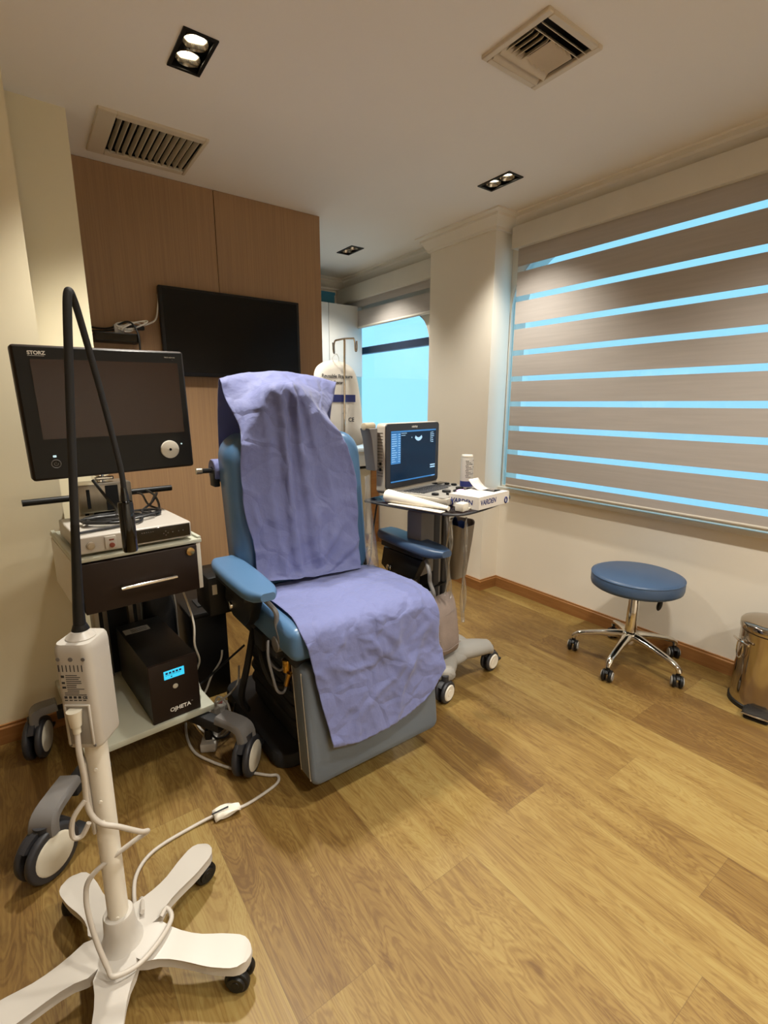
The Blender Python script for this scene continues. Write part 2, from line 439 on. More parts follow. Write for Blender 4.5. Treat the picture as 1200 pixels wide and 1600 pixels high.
wall_strip(Y0 - .2, W1[0], None); wall_strip(W1[0], W1[1], W1); wall_strip(W1[1], W2[0], None); wall_strip(W2[0], W2[1], W2); wall_strip(W2[1], YB + .2, None)
mb.box(XC, XW + .01, YC0, YC1, 0, ZC + .1)
struct('wall_right', mb, m_wall, angle=20)

struct('wall_left', MB().box(X0, .095, 2.315, 2.6, 0, ZC + .1), m_leftwall)
struct('wall_pillar', MB().box(-.2, .31, 2.645, 3.2, 0, ZC + .1), m_leftwall)
mb = MB().box(.25, 1.715, YP + .02, YP + .14, 0, ZC + .1)
struct('wall_partition', mb, m_wall)
mb = MB().box(.312, 1.0425, YP, YP + .02, 0, ZC - .001, .0015, 1).box(1.0455, 1.727, YP, YP + .14, 0, ZC - .001, .0015, 1)
struct('trim_1', mb, m_panel)          # the wood panels facing the partition
struct('wall_back', MB().box(1.0, XW + .2, YB, YB + .15, 0, ZC + .1), m_wall)
struct('wall_alcove', MB().box(1.0, 1.1, YP + .14, YB, 0, ZC + .1), m_wall)
struct('wall_front', MB().box(X0 - .15, XW + .2, Y0 - .15, Y0, 0, ZC + .1), m_wall)
struct('wall_side', MB().box(X0 - .15, X0, Y0, 2.6, 0, ZC + .1), m_wall)

# windows: dark frames, glass and the bar across the far one
for nm, (a, b, zb, zt, r), bars in (('window_1', W1, (.82, )), ('window_2', W2, ())):
    xg = XW + (.024 if nm == 'window_1' else .05); fa = nm == 'window_1'; t = .010 if fa else .022
    outer = opening_pts(a, b, zb, zt, r, far=fa); inner = opening_pts(a + t, b - t, zb + t, zt - t, r - t, far=fa)
    mb = MB(); b_ = bmesh.new(); n = len(outer); vs = []
    for x in (xg - .02, xg + .03):
        vs.append([[b_.verts.new((x, y, z)) for y, z in pp] for pp in (outer, inner)])
    for i in range(n):
        j = (i + 1) % n
        for k_ in (0, 1): b_.faces.new((vs[k_][0][i], vs[k_][0][j], vs[k_][1][j], vs[k_][1][i]))
        b_.faces.new((vs[0][1][i], vs[0][1][j], vs[1][1][j], vs[1][1][i]))
    bmesh.ops.recalc_face_normals(b_, faces=b_.faces[:]); mb._merge(b_)
    if nm == 'window_2': mb.box(xg - .02, xg + .03, a + t, b - t, 1.823, 1.885)
    else:
        pass
    w = struct(nm, mb, m_navyf if nm == 'window_2' else m_white2)
    g = MB().prism([(y, z) for y, z in inner], 0, .006, M=basis((xg, 0, 0), (0, 1, 0), (0, 0, 1)))
    g.build('glass_pane', m_glass, w)
struct('trim_2', MB().box(XW - .03, XW + .004, W1[0] - .05, W1[1] + .005, .735, .766, .004), m_white2)   # sill of the near window
struct('trim_3', MB().box(XW - .03, XW + .03, W2[0] - .02, 3.8, .92, .951, .004), m_white2)

def profile_run(mb, path, prof, z0):
    """sweep a moulding profile (out, up) along corner points; out is to the right of travel"""
    n = len(path); rings = []
    for i, p in enumerate(path):
        p = V(p)
        d0 = (p - V(path[i - 1])).normalized() if i else (V(path[1]) - p).normalized()
        d1 = (V(path[i + 1]) - p).normalized() if i < n - 1 else d0
        n0 = V((d0.y, -d0.x)); n1 = V((d1.y, -d1.x)); mit = (n0 + n1)
        mit = mit / (mit.dot(n0))
        rings.append([(p.x + mit.x * o, p.y + mit.y * o, z0 + h) for o, h in prof])
    mb.loft(rings)
crown = [(0, 0), (.018, 0), (.018, .018), (.03, .026), (.045, .052), (.06, .066), (.06, .08), (.085, .09), (.085, .1), (0, .1)]
basep = [(0, 0), (.014, 0), (.014, .068), (.009, .074), (.009, .082), (0, .082)]
mb = MB(); profile_run(mb, [(X0 + 2.8, YB), (XW, YB), (XW, YC1), (XC, YC1), (XC, YC0), (XW, YC0), (XW, Y0)], crown, ZC - .1); struct('trim_4', mb, m_trimw)
mb = MB(); profile_run(mb, [(XW, YB - .6), (XW, YC1), (XC, YC1), (XC, YC0), (XW, YC0), (XW, Y0)], basep, 0); struct('baseboard_right', mb, m_base)
mb = MB(); profile_run(mb, [(X0, 2.315), (.095, 2.315), (.095, 2.645)], basep, 0); struct('baseboard_left', mb, m_base)

# ------------------------------------------------------------------ blinds
def blind(name, label, y0, y1, zbot, ztop, x, gaps, rail=True, val=(2.312, 2.44)):
    t = thing(name, label, 'blind', (x, (y0 + y1) / 2, zbot)); o = t.location.copy()
    v = MB(o).box(x - .035, XW - .001, y0 - .03, y1 + .03, val[0], val[1], .004)
    v.build('valance', m_white2, t)
    f = MB(o); z = ztop
    xf, xb = x, x + .022
    edges = [ztop + .02] + [g for zc in gaps for g in (zc + .0165, zc - .0165)] + [zbot]
    f.mi = 0
    for i in range(0, len(edges) - 1, 2):
        hi, lo = edges[i], edges[i + 1]; h = hi - lo
        f.box(xf, xf + .0015, y0, y1, lo, hi)
    f.mi = 1
    for zc in gaps:
        f.box(xf + .0004, xf + .001, y0, y1, zc - .0165, zc + .0165)
        lo = zc - .0165
    f.build('fabric', [m_band, m_sheer], t, smooth=False)
    r = MB(o).cyl((x + .012, y0, zbot), (x + .012, y1, zbot), .014, n=16) if rail else MB(o).cyl((x + .012, y0, zbot), (x + .012, y1, zbot), .012, n=16)
    r.build('bottom_rail', m_white2, t)
    return t
blind('zebra_blind', 'grey brown zebra roller blind lowered over the wide window above the round stool', -.9, 2.245, .795, 2.312, 2.70,
      [2.19, 2.011, 1.842, 1.677, 1.512, 1.349, 1.188, 1.027, .866])
bl2 = blind('zebra_blind', 'grey zebra roller blind rolled most of the way up over the alcove window', 2.99, YB - .05, 2.056, 2.30, 2.70, [2.215], val=(2.292, 2.43))

# ------------------------------------------------------------------ ceiling fittings
def downlight():
    t = thing('ceiling_downlight', 'x', 'ceiling light')
    a, b = dlx, dly; i, j = dlx - .012, dly - .012
    mb = MB()
    for bx in ((-a, -i, -b, b), (i, a, -b, b), (-i, i, -b, -j), (-i, i, j, b)): mb.box(*bx, -.005, .004)
    for bx in ((-i - .002, -i, -j, j), (i, i + .002, -j, j), (-i, i, -j - .002, -j), (-i, i, j, j + .002)): mb.box(*bx, -.001, .09)
    mb.box(-i, i, -j, j, .088, .092)
    mb.build('frame', m_black, t)
    for s in (-1, 1):
        q = MB().lathe([(.043, -.002), (.045, .0), (.036, .022), (.031, .045), (.029, .045), (.034, .02), (.041, 0)], (0, s * .048, .004), 28, caps=False)
        pass; q.build('reflector', m_refl, t)
        MB().lathe([(.001, .0), (.024, .0), (.031, .006), (.031, .014), (.001, .014)], (0, s * .048, .022), 24).build('bulb', m_bulb, t)
    return t
dl0 = downlight()
dl_lab = ['twin bulb square black recessed downlight nearest the camera, beside the slotted grille',
          'twin bulb black recessed downlight in front of the column, by the wide blind',
          'small black recessed downlight far back in the alcove ceiling by the rolled blind',
          'twin bulb downlight in the ceiling over the near floor, left', 'twin bulb downlight in the ceiling over the waste bin',
          'twin bulb downlight in the ceiling behind the camera, left', 'twin bulb downlight in the ceiling behind the camera, right']
for i, (x, y) in enumerate(DL):
    o = dl0 if i == 0 else copy_tree(dl0)
    o.location = (x, y, ZC); tag(o, dl_lab[i], 'ceiling light', 'recessed twin downlights')
    for s in (-1, 1):
        l = bpy.data.lights.new('downlight_beam', 'SPOT'); l.energy = (90, 44, 50, 38, 62, 92, 98)[i]; l.color = (1.0, .95, .85); l.spot_size = R((108, 104, 110, 96, 132, 120, 120)[i]); l.spot_blend = .8; l.shadow_soft_size = .03
        lo = bpy.data.objects.new('downlight_beam', l); C.objects.link(lo); lo.location = (x, y + s * .048, ZC + .001)

t = thing('ceiling_vent', 'cream slotted air grille in the ceiling above the wood panelled wall', 'air vent', (.64, 2.754, ZC), 0, 'ceiling air vents')
o = t.location.copy(); x0, x1, y0, y1 = .414, .862, 2.54, 2.965
mb = MB(o)
for bx in ((x0, G1[0], y0, y1), (G1[1], x1, y0, y1), (G1[0], G1[1], y0, G1[2]), (G1[0], G1[1], G1[3], y1)): mb.box(*bx, ZC - .012, ZC + .003, .003, 1)
mb.build('frame', m_vent, t)
MB(o).box(G1[0], G1[1], G1[2], G1[3], ZC + .12, ZC + .125).box(G1[0] - .004, G1[0], G1[2], G1[3], ZC + .003, ZC + .12).box(G1[1], G1[1] + .004, G1[2], G1[3], ZC + .003, ZC + .12).box(G1[0], G1[1], G1[2] - .004, G1[2], ZC + .003, ZC + .12).box(G1[0], G1[1], G1[3], G1[3] + .004, ZC + .003, ZC + .12).build('duct', m_dark, t)
mb = MB(o)
for i in range(12):
    xx = G1[0] + (i + .7) * (G1[1] - G1[0]) / 12.4
    mb.box(-.0012, .0012, G1[2], G1[3], -.013, .013, M=Matrix.Translation((xx, 0, ZC + .002)) @ Matrix.Rotation(R(-14), 4, 'Y'))
mb.build('louvres', m_vent, t)

t = thing('ceiling_vent', 'square cream air diffuser in the ceiling, its louvres pointing four ways', 'air vent', (1.6, 1.28, ZC), 0, 'ceiling air vents')
o = t.location.copy(); x0, x1, y0, y1 = 1.452, 1.748, 1.142, 1.42
mb = MB(o)
for bx in ((x0, G2[0], y0, y1), (G2[1], x1, y0, y1), (G2[0], G2[1], y0, G2[2]), (G2[0], G2[1], G2[3], y1)): mb.box(*bx, ZC - .012, ZC + .003, .003, 1)
mb.build('frame', m_vent, t)
MB(o).box(G2[0], G2[1], G2[2], G2[3], ZC + .10, ZC + .105).box(G2[0] - .004, G2[0], G2[2], G2[3], ZC + .003, ZC + .10).box(G2[1], G2[1] + .004, G2[2], G2[3], ZC + .003, ZC + .10).box(G2[0], G2[1], G2[2] - .004, G2[2], ZC + .003, ZC + .10).box(G2[0], G2[1], G2[3], G2[3] + .004, ZC + .003, ZC + .10).build('duct', m_dgrey, t)
mb = MB(o)
def lv(cx, cy, L, w, ang, ax):
    if ax == 'x': mb.box(-L / 2, L / 2, -w / 2, w / 2, -.001, .001, M=Matrix.Translation((cx, cy, ZC - .002)) @ Matrix.Rotation(R(ang), 4, 'X'))
    else: mb.box(-w / 2, w / 2, -L / 2, L / 2, -.001, .001, M=Matrix.Translation((cx, cy, ZC - .002)) @ Matrix.Rotation(R(ang), 4, 'Y'))
for yy in (1.196, 1.224): lv(1.6, yy, .24, .030, 52, 'x')
for yy in (1.345, 1.378): lv(1.6, yy, .24, .038, -42, 'x')
for xx in (1.495, 1.52, 1.545, 1.572): lv(xx, 1.283, .105, .030, -52, 'y')
for xx in (1.607, 1.635, 1.663, 1.69): lv(xx, 1.283, .105, .030, 36, 'y')
mb.build('louvres', m_vent, t)

# ------------------------------------------------------------------ wall television
t = thing('wall_tv', 'large black flat television hung on the wood panelled wall', 'television', (1.108, YP, 1.73))
o = t.location.copy()
MB(o).box(.69, 1.528, YP - .062, YP - .025, 1.50, 1.975, .006).build('bezel', m_black, t)
MB(o).box(.708, 1.510, YP - .0635, YP - .060, 1.522, 1.960).build('screen', m_tvscr, t)
MB(o).box(.95, 1.27, YP - .026, YP, 1.62, 1.86).build('wall_bracket', m_black, t)
t = thing('media_box', 'slim black box fixed to the wood panel left of the television', 'box', (.47, YP, 1.68))
o = t.location.copy()
MB(o).box(.36, .565, YP - .11, YP, 1.66, 1.705, .004).build('housing', m_black, t)
MB(o).box(.36, .563, YP - .1105, YP - .109, 1.664, 1.70).build('front_panel', m_gloss, t)
t = thing('power_adapter', 'small white plug adapter among coiled cables left of the television', 'adapter', (.48, YP - .05, 1.705))
o = t.location.copy()
MB(o).box(.455, .50, YP - .075, YP - .035, 1.706, 1.752, .006).build('body', m_white, t)
MB(o).box(.515, .60, YP - .085, YP - .05, 1.73, 1.752, .005).build('plug', m_black, t)
mb = MB()
mb.tube([(.695, YP - .02, 1.93), (.69, YP - .03, 1.88), (.67, YP - .04, 1.80), (.63, YP - .05, 1.77), (.57, YP - .06, 1.745), (.53, YP - .08, 1.72), (.50, YP - .085, 1.715)], .0045)
for k in range(3):
    mb.tube([(.53 + .065 * math.cos(a) + .01 * k, YP - .07 - .012 * k - .01 * math.sin(2 * a), 1.748 + (.018 + .006 * k) * math.sin(a + k)) for a in [2 * PI * i / 10 for i in range(10)]], .004, closed=True)
tag(mb.build('hanging_lead', m_cablew), 'white cord coiled beside the television and running up to it', 'cord')
mb = MB().tube([(.34, YP - .015, 1.735), (.40, YP - .04, 1.727), (.45, YP - .06, 1.735), (.52, YP - .09, 1.765), (.555, YP - .115, 1.72), (.56, YP - .118, 1.62), (.56, YP - .03, 1.45)], .005)
mb.tube([(.34, YP - .015, 1.715), (.40, YP - .05, 1.715), (.455, YP - .07, 1.722)], .0045)
tag(mb.build('hanging_lead', m_cableb), 'black cable crossing the slim box left of the television', 'cord')

# ------------------------------------------------------------------ alcove furniture
t = thing('wall_cabinet', 'white wall cabinet hung in the alcove beside the window', 'cabinet', (2.25, 4.3, 1.6))
o = t.location.copy()
MB(o).box(1.75, 2.752, 4.14, YB, 1.60, 2.245, .003).build('body', m_cab, t)
for a, b in ((1.755, 2.068), (2.072, 2.384), (2.388, 2.748)):
    MB(o).box(a, b, 4.12, 4.139, 1.603, 2.242, .003).build('door', m_cab, t)
t = thing('storage_box', 'teal box lying on top of the white wall cabinet', 'box', (2.3, 4.28, 2.246))
o = t.location.copy()
MB(o).box(2.1, 2.47, 4.15, 4.42, 2.246, 2.335, .003).build('box_body', m_teal, t)
MB(o).box(2.095, 2.475, 4.145, 4.425, 2.315, 2.34, .003).build('lid', m_teal, t)
t = thing('base_cabinet', 'base cabinet with white drawer and beige door under the alcove worktop', 'cabinet', (2.25, 4.1, 0))
o = t.location.copy()
MB(o).box(1.75, 2.748, 3.87, YB - .004, .085, .905).build('body', m_beige, t)
MB(o).box(1.755, 2.66, 3.85, 3.87, .77, .90, .003).build('drawer', m_cab, t)
MB(o).box(1.755, 2.66, 3.868, 3.874, .745, .77).build('shadow_gap', m_dark, t)
for a, b in ((1.755, 2.20), (2.205, 2.66)): MB(o).box(a, b, 3.852, 3.87, .10, .742, .003).build('door', m_beige, t)
MB(o).box(2.663, 2.748, 3.846, 3.87, .085, .905, .002).build('wood_stile', m_base, t)
MB(o).box(1.75, 2.748, 3.86, 3.9, 0, .085).build('plinth', m_base, t)
t = tag(MB().box(1.74, 2.752, 3.81, YB, .907, .945, .004).build('worktop', m_cab), 'white worktop along the back of the alcove', 'worktop')
t = thing('tape_dispenser', 'small black device standing on the white alcove worktop behind the chair', 'device', (2.36, 3.92, .945))
o = t.location.copy()
MB(o).box(2.29, 2.335, 3.88, 3.95, .945, 1.025, .006).build('body', m_black, t)
MB(o).box(2.335, 2.47, 3.885, 3.94, .955, .99, .01, M=None).build('arm', m_black, t)

# ================================================================== treatment chair
ch = thing('treatment_chair', 'blue vinyl reclining treatment chair draped with lilac paper sheets', 'chair', (.91, 1.6, 0)); o = ch.location.copy()
def slab(mb, x0, x1, rows, bulge=.0):
    """upholstered slab along a side profile: rows of (front y,z) and (rear y,z) points, rounded across the width"""
    rings = []
    n = 10
    for i in range(n + 1):
        a = -1 + 2 * i / n
    return mb
# backrest: rounded slab leaning back
def upright(mb, x0, x1, z0, z1, y_of, th, rc, e=.03):
    pts = rrect(x0, x1, z0, z1, rc, 8)
    cx, cz = (x0 + x1) / 2, (z0 + z1) / 2
    rings = []
    prof = [(0, e), (.012, e * .45), (.035, 0), (th - .03, 0), (th - .01, e * .4), (th, e)]
    for d, ins in prof:
        sx = ((x1 - x0) / 2 - ins) / ((x1 - x0) / 2); sz = ((z1 - z0) / 2 - ins) / ((z1 - z0) / 2)
        rings.append([(cx + (x - cx) * sx, y_of(cz + (z - cz) * sz) + d, cz + (z - cz) * sz) for x, z in pts])
    mb.loft(rings); return mb
yb = lambda z: 1.725 + (z - .62) * .13
upright(MB(o), .612, 1.195, .60, 1.235, yb, .185, .10).build('backrest', m_vinyl, ch, angle=60)
MB(o).tube([(.63, yb(.7) + .165, .66), (.625, yb(.9) + .17, .9), (.65, yb(1.2) + .17, 1.18), (.75, yb(1.22) + .17, 1.228), (1.06, yb(1.22) + .17, 1.228), (1.16, yb(1.2) + .17, 1.18), (1.18, yb(.9) + .17, .9), (1.175, yb(.7) + .165, .66)], .004).build('piping', m_vinyl3, ch)
upright(MB(o), .775, 1.03, 1.20, 1.405, lambda z: yb(1.2) + .01 + (z - 1.2) * .25, .13, .06).build('headrest', m_vinyl, ch, angle=60)
# seat cushion
MB(o).box(.607, 1.192, 1.318, 1.80, .525, .642, .032, 4).build('seat', m_vinyl, ch, angle=60)
# leg rest with worn front and piping
def legpt(x, z, d): 
    y = 1.268 + (z - .09) * .12
    return (x, y + d, z)
pts = rrect(.638, 1.203, .084, .505, .03, 5); rings = []
for d, ins in ((0, .012), (.008, .003), (.016, 0), (.085, 0), (.093, .004), (.10, .014)):
    rings.append([legpt(.9175 + (x - .9175) * (1 - ins / .28), .2965 + (z - .2965) * (1 - ins / .208), d) for x, z in pts])
MB(o).loft(rings).build('leg_rest', m_vinyl2, ch, angle=50)
def ringpath(d, k=.2785, kz=.2075): return [legpt(.9175 + math.copysign(1, sx) * k, .2965 + sz * kz, d) for sx, sz in ((-1, .9), (-1, .3), (-1, -.3), (-1, -.92))]
mb = MB(o); mb.tube(ringpath(.018), .0022); mb.tube(ringpath(.086), .0022)
mb.build('piping', m_seam, ch)
# armrests
def pad(mb, cx):
    prof = []
    for i in range(13):
        t = i / 12; y = 1.825 - t * .425
        w = .056 + .006 * math.sin(PI * min(1, t * 1.2)); 
        if t > .8: w *= 1 - .55 * ((t - .8) / .2) ** 2
        if t < .06: w *= .86
        ztop = .772 - .012 * t; th = .046 - (.010 * max(0, t - .75) / .25)
        if t > .97: th *= .75
        sec = rrect(-w, w, -th / 2, th / 2, min(.02, th * .42), 4)
        prof.append([(cx + x, y, ztop - th / 2 + z) for x, z in sec])
    return mb.loft(prof)
for cx, sx in ((.568, -1), (1.345, 1)):
    a = pad(MB(o), cx).build('armrest_pad', m_vinyl if sx < 0 else m_vinyl3, ch, angle=50)
    mb = MB(o).box(cx - .045, cx + .045, 1.50, 1.80, .70, .724, .004)
    mb.prism([(1.52, .69), (1.80, .69), (1.82, .60), (1.74, .56), (1.62, .56), (1.57, .60)], -.02, .02, .006, M=basis((cx - sx * .012, 0, 0), (0, 1, 0), (0, 0, 1)))
    mb.build('armrest_bracket', m_black, a)
    xx = cx - sx * .045
    mb = MB(o).tube([(xx + sx * .02, 1.50, .70), (xx, 1.455, .665), (xx, 1.45, .62), (xx, 1.425, .575), (xx, 1.44, .54)], .009).cyl((xx - .012, 1.45, .55), (xx + .012, 1.45, .55), .028, n=20, bev=.004)
    mb.build('release_lever', m_grey, a)
    MB(o).cyl((cx - sx * .012 - .03, 1.75, .60), (cx - sx * .012 + .03, 1.75, .60), .017, n=20, bev=.003).build('pivot_knob', m_chrome, a)
# frame and lifting base
mb = MB(o).box(.63, 1.19, 1.36, 1.86, .49, .522, .006)
mb.box(.66, .72, 1.40, 1.96, .42, .49, .006).box(1.1, 1.16, 1.40, 1.96, .42, .49, .006)
mb.box(.66, 1.16, 1.44, 1.5, .43, .49)
mb.build('under_frame', m_blackm, ch)
mb = MB(o).prism(rrect(.70, 1.13, 1.50, 1.98, .06), .07, .46, .02)
for zz in (.14, .20, .26, .32, .38): mb.prism(rrect(.692, 1.138, 1.492, 1.988, .06), zz, zz + .03, .012)
mb.build('lift_column', m_blackm, ch)
MB(o).prism(rrect(.612, 1.20, 1.49, 2.12, .07), 0, .065, .015).build('base_plate', m_blackm, ch)
mb = MB(o).cyl((.63, 1.42, .455), (.63, 1.42, .50), .016, n=16, bev=.003).cyl((.655, 1.40, .45), (.655, 1.40, .50), .011, n=14)
mb.cyl((.63, 1.43, .40), (.63, 1.40, .46), .010, n=12)
mb.build('hose_fitting', m_brass, ch)
mb = MB(o).tube([(.60, 1.50, .545), (.585, 1.47, .50), (.59, 1.45, .43), (.60, 1.44, .38), (.625, 1.44, .37), (.645, 1.46, .41), (.65, 1.5, .46)], .005)
mb.tube([(.62, 1.56, .51), (.60, 1.50, .47), (.615, 1.45, .45), (.64, 1.44, .47)], .0045)
mb.build('hose', m_grey, ch)
mb = MB(o).box(.60, .70, 1.44, 1.52, .50, .53, .006).box(.615, .69, 1.60, 1.68, .45, .52, .006)
mb.tube([(.64, 1.70, .50), (.62, 1.62, .42), (.64, 1.58, .33), (.70, 1.56, .30)], .012)
mb.tube([(.66, 1.78, .50), (.60, 1.72, .36), (.58, 1.76, .20), (.62, 1.82, .09)], .014)
mb.build('mechanism', m_blackm, ch)
# lever with chrome grip by the right arm
mb = MB(o).tube([(1.235, 1.83, .50), (1.25, 1.86, .60), (1.262, 1.90, .655), (1.24, 1.93, .685)], .009)
mb.build('tilt_lever', m_black, ch)
MB(o).cyl((1.258, 1.885, .647), (1.285, 1.872, .672), .013, n=16, bev=.003).build('lever_grip', m_chrome, ch)
# roll bracket
mb = MB(o).tube([(.55, 2.0, 1.085), (.70, 2.0, 1.082), (1.2, 2.0, 1.078), (1.25, 2.0, 1.078)], .010, sm=0)
mb.box(.595, .62, 1.965, 2.02, 1.02, 1.09, .005).box(1.185, 1.21, 1.965, 2.02, 1.02, 1.09, .005)
mb.build('roll_holder', m_black, ch)
MB(o).cyl((.538, 2.0, 1.085), (.56, 2.0, 1.085), .0125, n=16).build('rod_cap', m_alu, ch)
mb = MB(); mb.off = V((0, 0, 0))
ring = lambda x, r: [(x, 2.0 + r * math.cos(2 * PI * i / 28), 1.083 + r * math.sin(2 * PI * i / 28)) for i in range(28)]
mb.loft([ring(.625, .014), ring(.60, .016), ring(.60, .044), ring(.603, .047), ring(1.16, .047), ring(1.16, .012)])
tag(mb.build('paper_roll', m_sheet), 'lilac roll of paper sheeting on the black rod behind the chair back', 'paper roll')

# ------------------------------------------------------------------ paper sheets
BACK = [
[(0.665,2.100,1.104),(0.712,2.100,1.101),(0.828,2.100,1.113),(0.953,2.100,1.150),(1.050,2.100,1.145),(1.152,2.100,1.140),(1.216,2.100,1.136)],
[(0.654,2.050,1.293),(0.714,2.050,1.311),(0.820,2.050,1.323),(0.938,2.050,1.323),(1.032,2.050,1.322),(1.130,2.050,1.307),(1.184,2.050,1.292)],
[(0.631,1.930,1.440),(0.722,1.950,1.463),(0.806,1.960,1.469),(0.889,1.960,1.472),(0.977,1.960,1.467),(1.063,1.950,1.457),(1.147,1.930,1.439)],
[(0.630,1.870,1.369),(0.714,1.870,1.393),(0.785,1.870,1.431),(0.869,1.870,1.443),(0.931,1.870,1.437),(1.003,1.870,1.413),(1.100,1.880,1.364)],
[(0.650,1.800,1.269),(0.711,1.790,1.334),(0.769,1.780,1.404),(0.843,1.775,1.417),(0.880,1.780,1.411),(0.936,1.790,1.375),(1.030,1.810,1.296)],
[(0.636,1.766,1.201),(0.718,1.773,1.257),(0.785,1.777,1.291),(0.848,1.779,1.302),(0.898,1.777,1.289),(0.967,1.774,1.263),(1.065,1.768,1.221)],
[(0.630,1.762,1.096),(0.704,1.760,1.098),(0.778,1.753,1.103),(0.836,1.743,1.107),(0.916,1.752,1.100),(1.008,1.759,1.093),(1.120,1.759,1.071)],
[(0.629,1.744,0.955),(0.701,1.741,0.953),(0.770,1.733,0.949),(0.838,1.727,0.944),(0.928,1.731,0.932),(1.021,1.736,0.914),(1.116,1.736,0.893)],
[(0.651,1.726,0.819),(0.715,1.720,0.809),(0.774,1.714,0.806),(0.842,1.714,0.802),(0.926,1.708,0.794),(1.013,1.702,0.787),(1.113,1.718,0.761)],
[(0.648,1.704,0.729),(0.719,1.703,0.717),(0.777,1.702,0.711),(0.846,1.700,0.700),(0.928,1.700,0.697),(1.013,1.700,0.697),(1.107,1.701,0.702)],
[(0.649,1.680,0.698),(0.712,1.679,0.689),(0.765,1.678,0.683),(0.833,1.677,0.677),(0.914,1.677,0.671),(0.998,1.676,0.668),(1.097,1.675,0.662)]]
def wrinkle(p, s, amp, seed=0):
    q = V(p) * s + V((seed, seed * 2.3, seed * .7))
    r = 1 - abs(noise.noise(q)) * 2      # ridged: thin creases
    return amp * (r * r * r * .8 + noise.noise(q * .55) * .9)
G = interp_grid([[V(p) for p in r] for r in BACK], 12, 10)
nr = len(G); rows = []
for i, r in enumerate(G):
    out = []
    for j, p in enumerate(r):
        t = i / (nr - 1); s = j / (len(r) - 1); q = V(p)
        body = max(0, min(1, (t - .36) / .1))          # front of the backrest only
        low = max(0, (t - .6) / .4)
        f = 0
        # long vertical folds hanging from the crest, fading downwards
        f += (0.015 * math.sin(s * 34 + 1.2 * math.sin(t * 5)) * math.exp(-((s - .5) / .22) ** 2) * body * (1 - .75 * low))
        f += -.014 * math.exp(-((s - .47 - .03 * t) / .018) ** 2) * body * (1 - .3 * low)
        f += wrinkle(q, 6.5, .013, 3) * body + wrinkle(q, 15, .0055, 9)
        # slanting pull folds low on the right hand half
        f += .014 * math.sin((s * 1.2 + t * 2.0) * 26) * math.exp(-((s - .78) / .16) ** 2) * math.exp(-((t - .83) / .1) ** 2)
        if t < .36: f *= .8
        q = q + V((0, -abs(f) * .35 - f * .65 - .008 * body, 0 if t > .3 else f * .5))
        yfl = yb(q.z) - .006
        if t > .42 and q.y > yfl: q.y = yfl - .002
        out.append(q)
    rows.append(out)
tag(MB().grid(rows).build('paper_sheet', m_sheet, solid=.0012, angle=70), 'lilac paper sheet hanging creased over the headrest and chair back', 'paper sheet', 'lilac paper sheets on the chair')

def seat_row(y, z, xl, xr): return [V((xl + (xr - xl) * k / 6, y, z)) for k in range(7)]
SEAT = [seat_row(1.715, .652, .652, 1.185), seat_row(1.62, .652, .648, 1.196), seat_row(1.52, .655, .650, 1.202), seat_row(1.41, .652, .648, 1.201), seat_row(1.335, .640, .636, 1.201), seat_row(1.300, .598, .644, 1.201),
        seat_row(1.292, .53, .657, 1.201), seat_row(1.288, .45, .670, 1.203), seat_row(1.276, .36, .682, 1.212), seat_row(1.262, .27, .698, 1.212), seat_row(1.252, .215, .709, 1.212)]
for k, r in enumerate(SEAT):          # the cloth slips over the right edge of the seat and ends higher there
    if k >= 8:
        for j in range(7):
            s = j / 6; zend = [.222, .205, .200, .206, .222, .258, .345][j]
            t = (k - 7) / 3; r[j].z = .45 + (zend - .45) * t; r[j].y = 1.288 - .030 * t - .002
    if k <= 5: r[6].z -= .010; r[0].z -= .002
G = interp_grid(SEAT, 12, 10); nr = len(G); rows = []
for i, r in enumerate(G):
    out = []
    for j, p in enumerate(r):
        t = i / (nr - 1); s = j / (len(r) - 1); q = V(p)
        front = max(0, min(1, (t - .42) / .12))
        f = wrinkle(q, 8, .010, 5) * (.45 + .55 * front) + wrinkle(q, 20, .004, 1)
        # soft valley folds converging at the middle of the hanging part
        dx, dz = s - .62, t - .72
        f += .013 * front * math.exp(-((dz - .55 * dx) / .05) ** 2) * math.exp(-((dx + .06) / .16) ** 2) - .012 * front * math.exp(-((dz + .5 * dx + .05) / .045) ** 2) * math.exp(-((dx - .08) / .18) ** 2)
        f += .008 * front * math.exp(-((dz + .9 * dx - .13) / .03) ** 2) * math.exp(-((dx - .1) / .15) ** 2)
        f += .012 * math.exp(-((s - .55 - .5 * (t - .5)) / .05) ** 2) * math.exp(-((t - .62) / .12) ** 2)
        f += .007 * math.sin(s * 46 + 7 * t) * math.exp(-((t - .50) / .08) ** 2) * math.exp(-((s - .5) / .25) ** 2)
        if t > .985: q.z += .004 * noise.noise(V((s * 30, 0, 0))) + .003 * noise.noise(V((s * 80, 3, 0)))
        nrm = V((0, 0, 1)) if t < .4 else V((0, -1, .25))
        q = q + nrm * (abs(f) * .6 + f * .4 + .003)
        out.append(q)
    rows.append(out)
tag(MB().grid(rows).build('paper_sheet', m_sheet, solid=.0012, angle=70), 'lilac paper sheet spread over the chair seat and down its leg rest, ragged hem', 'paper sheet', 'lilac paper sheets on the chair')

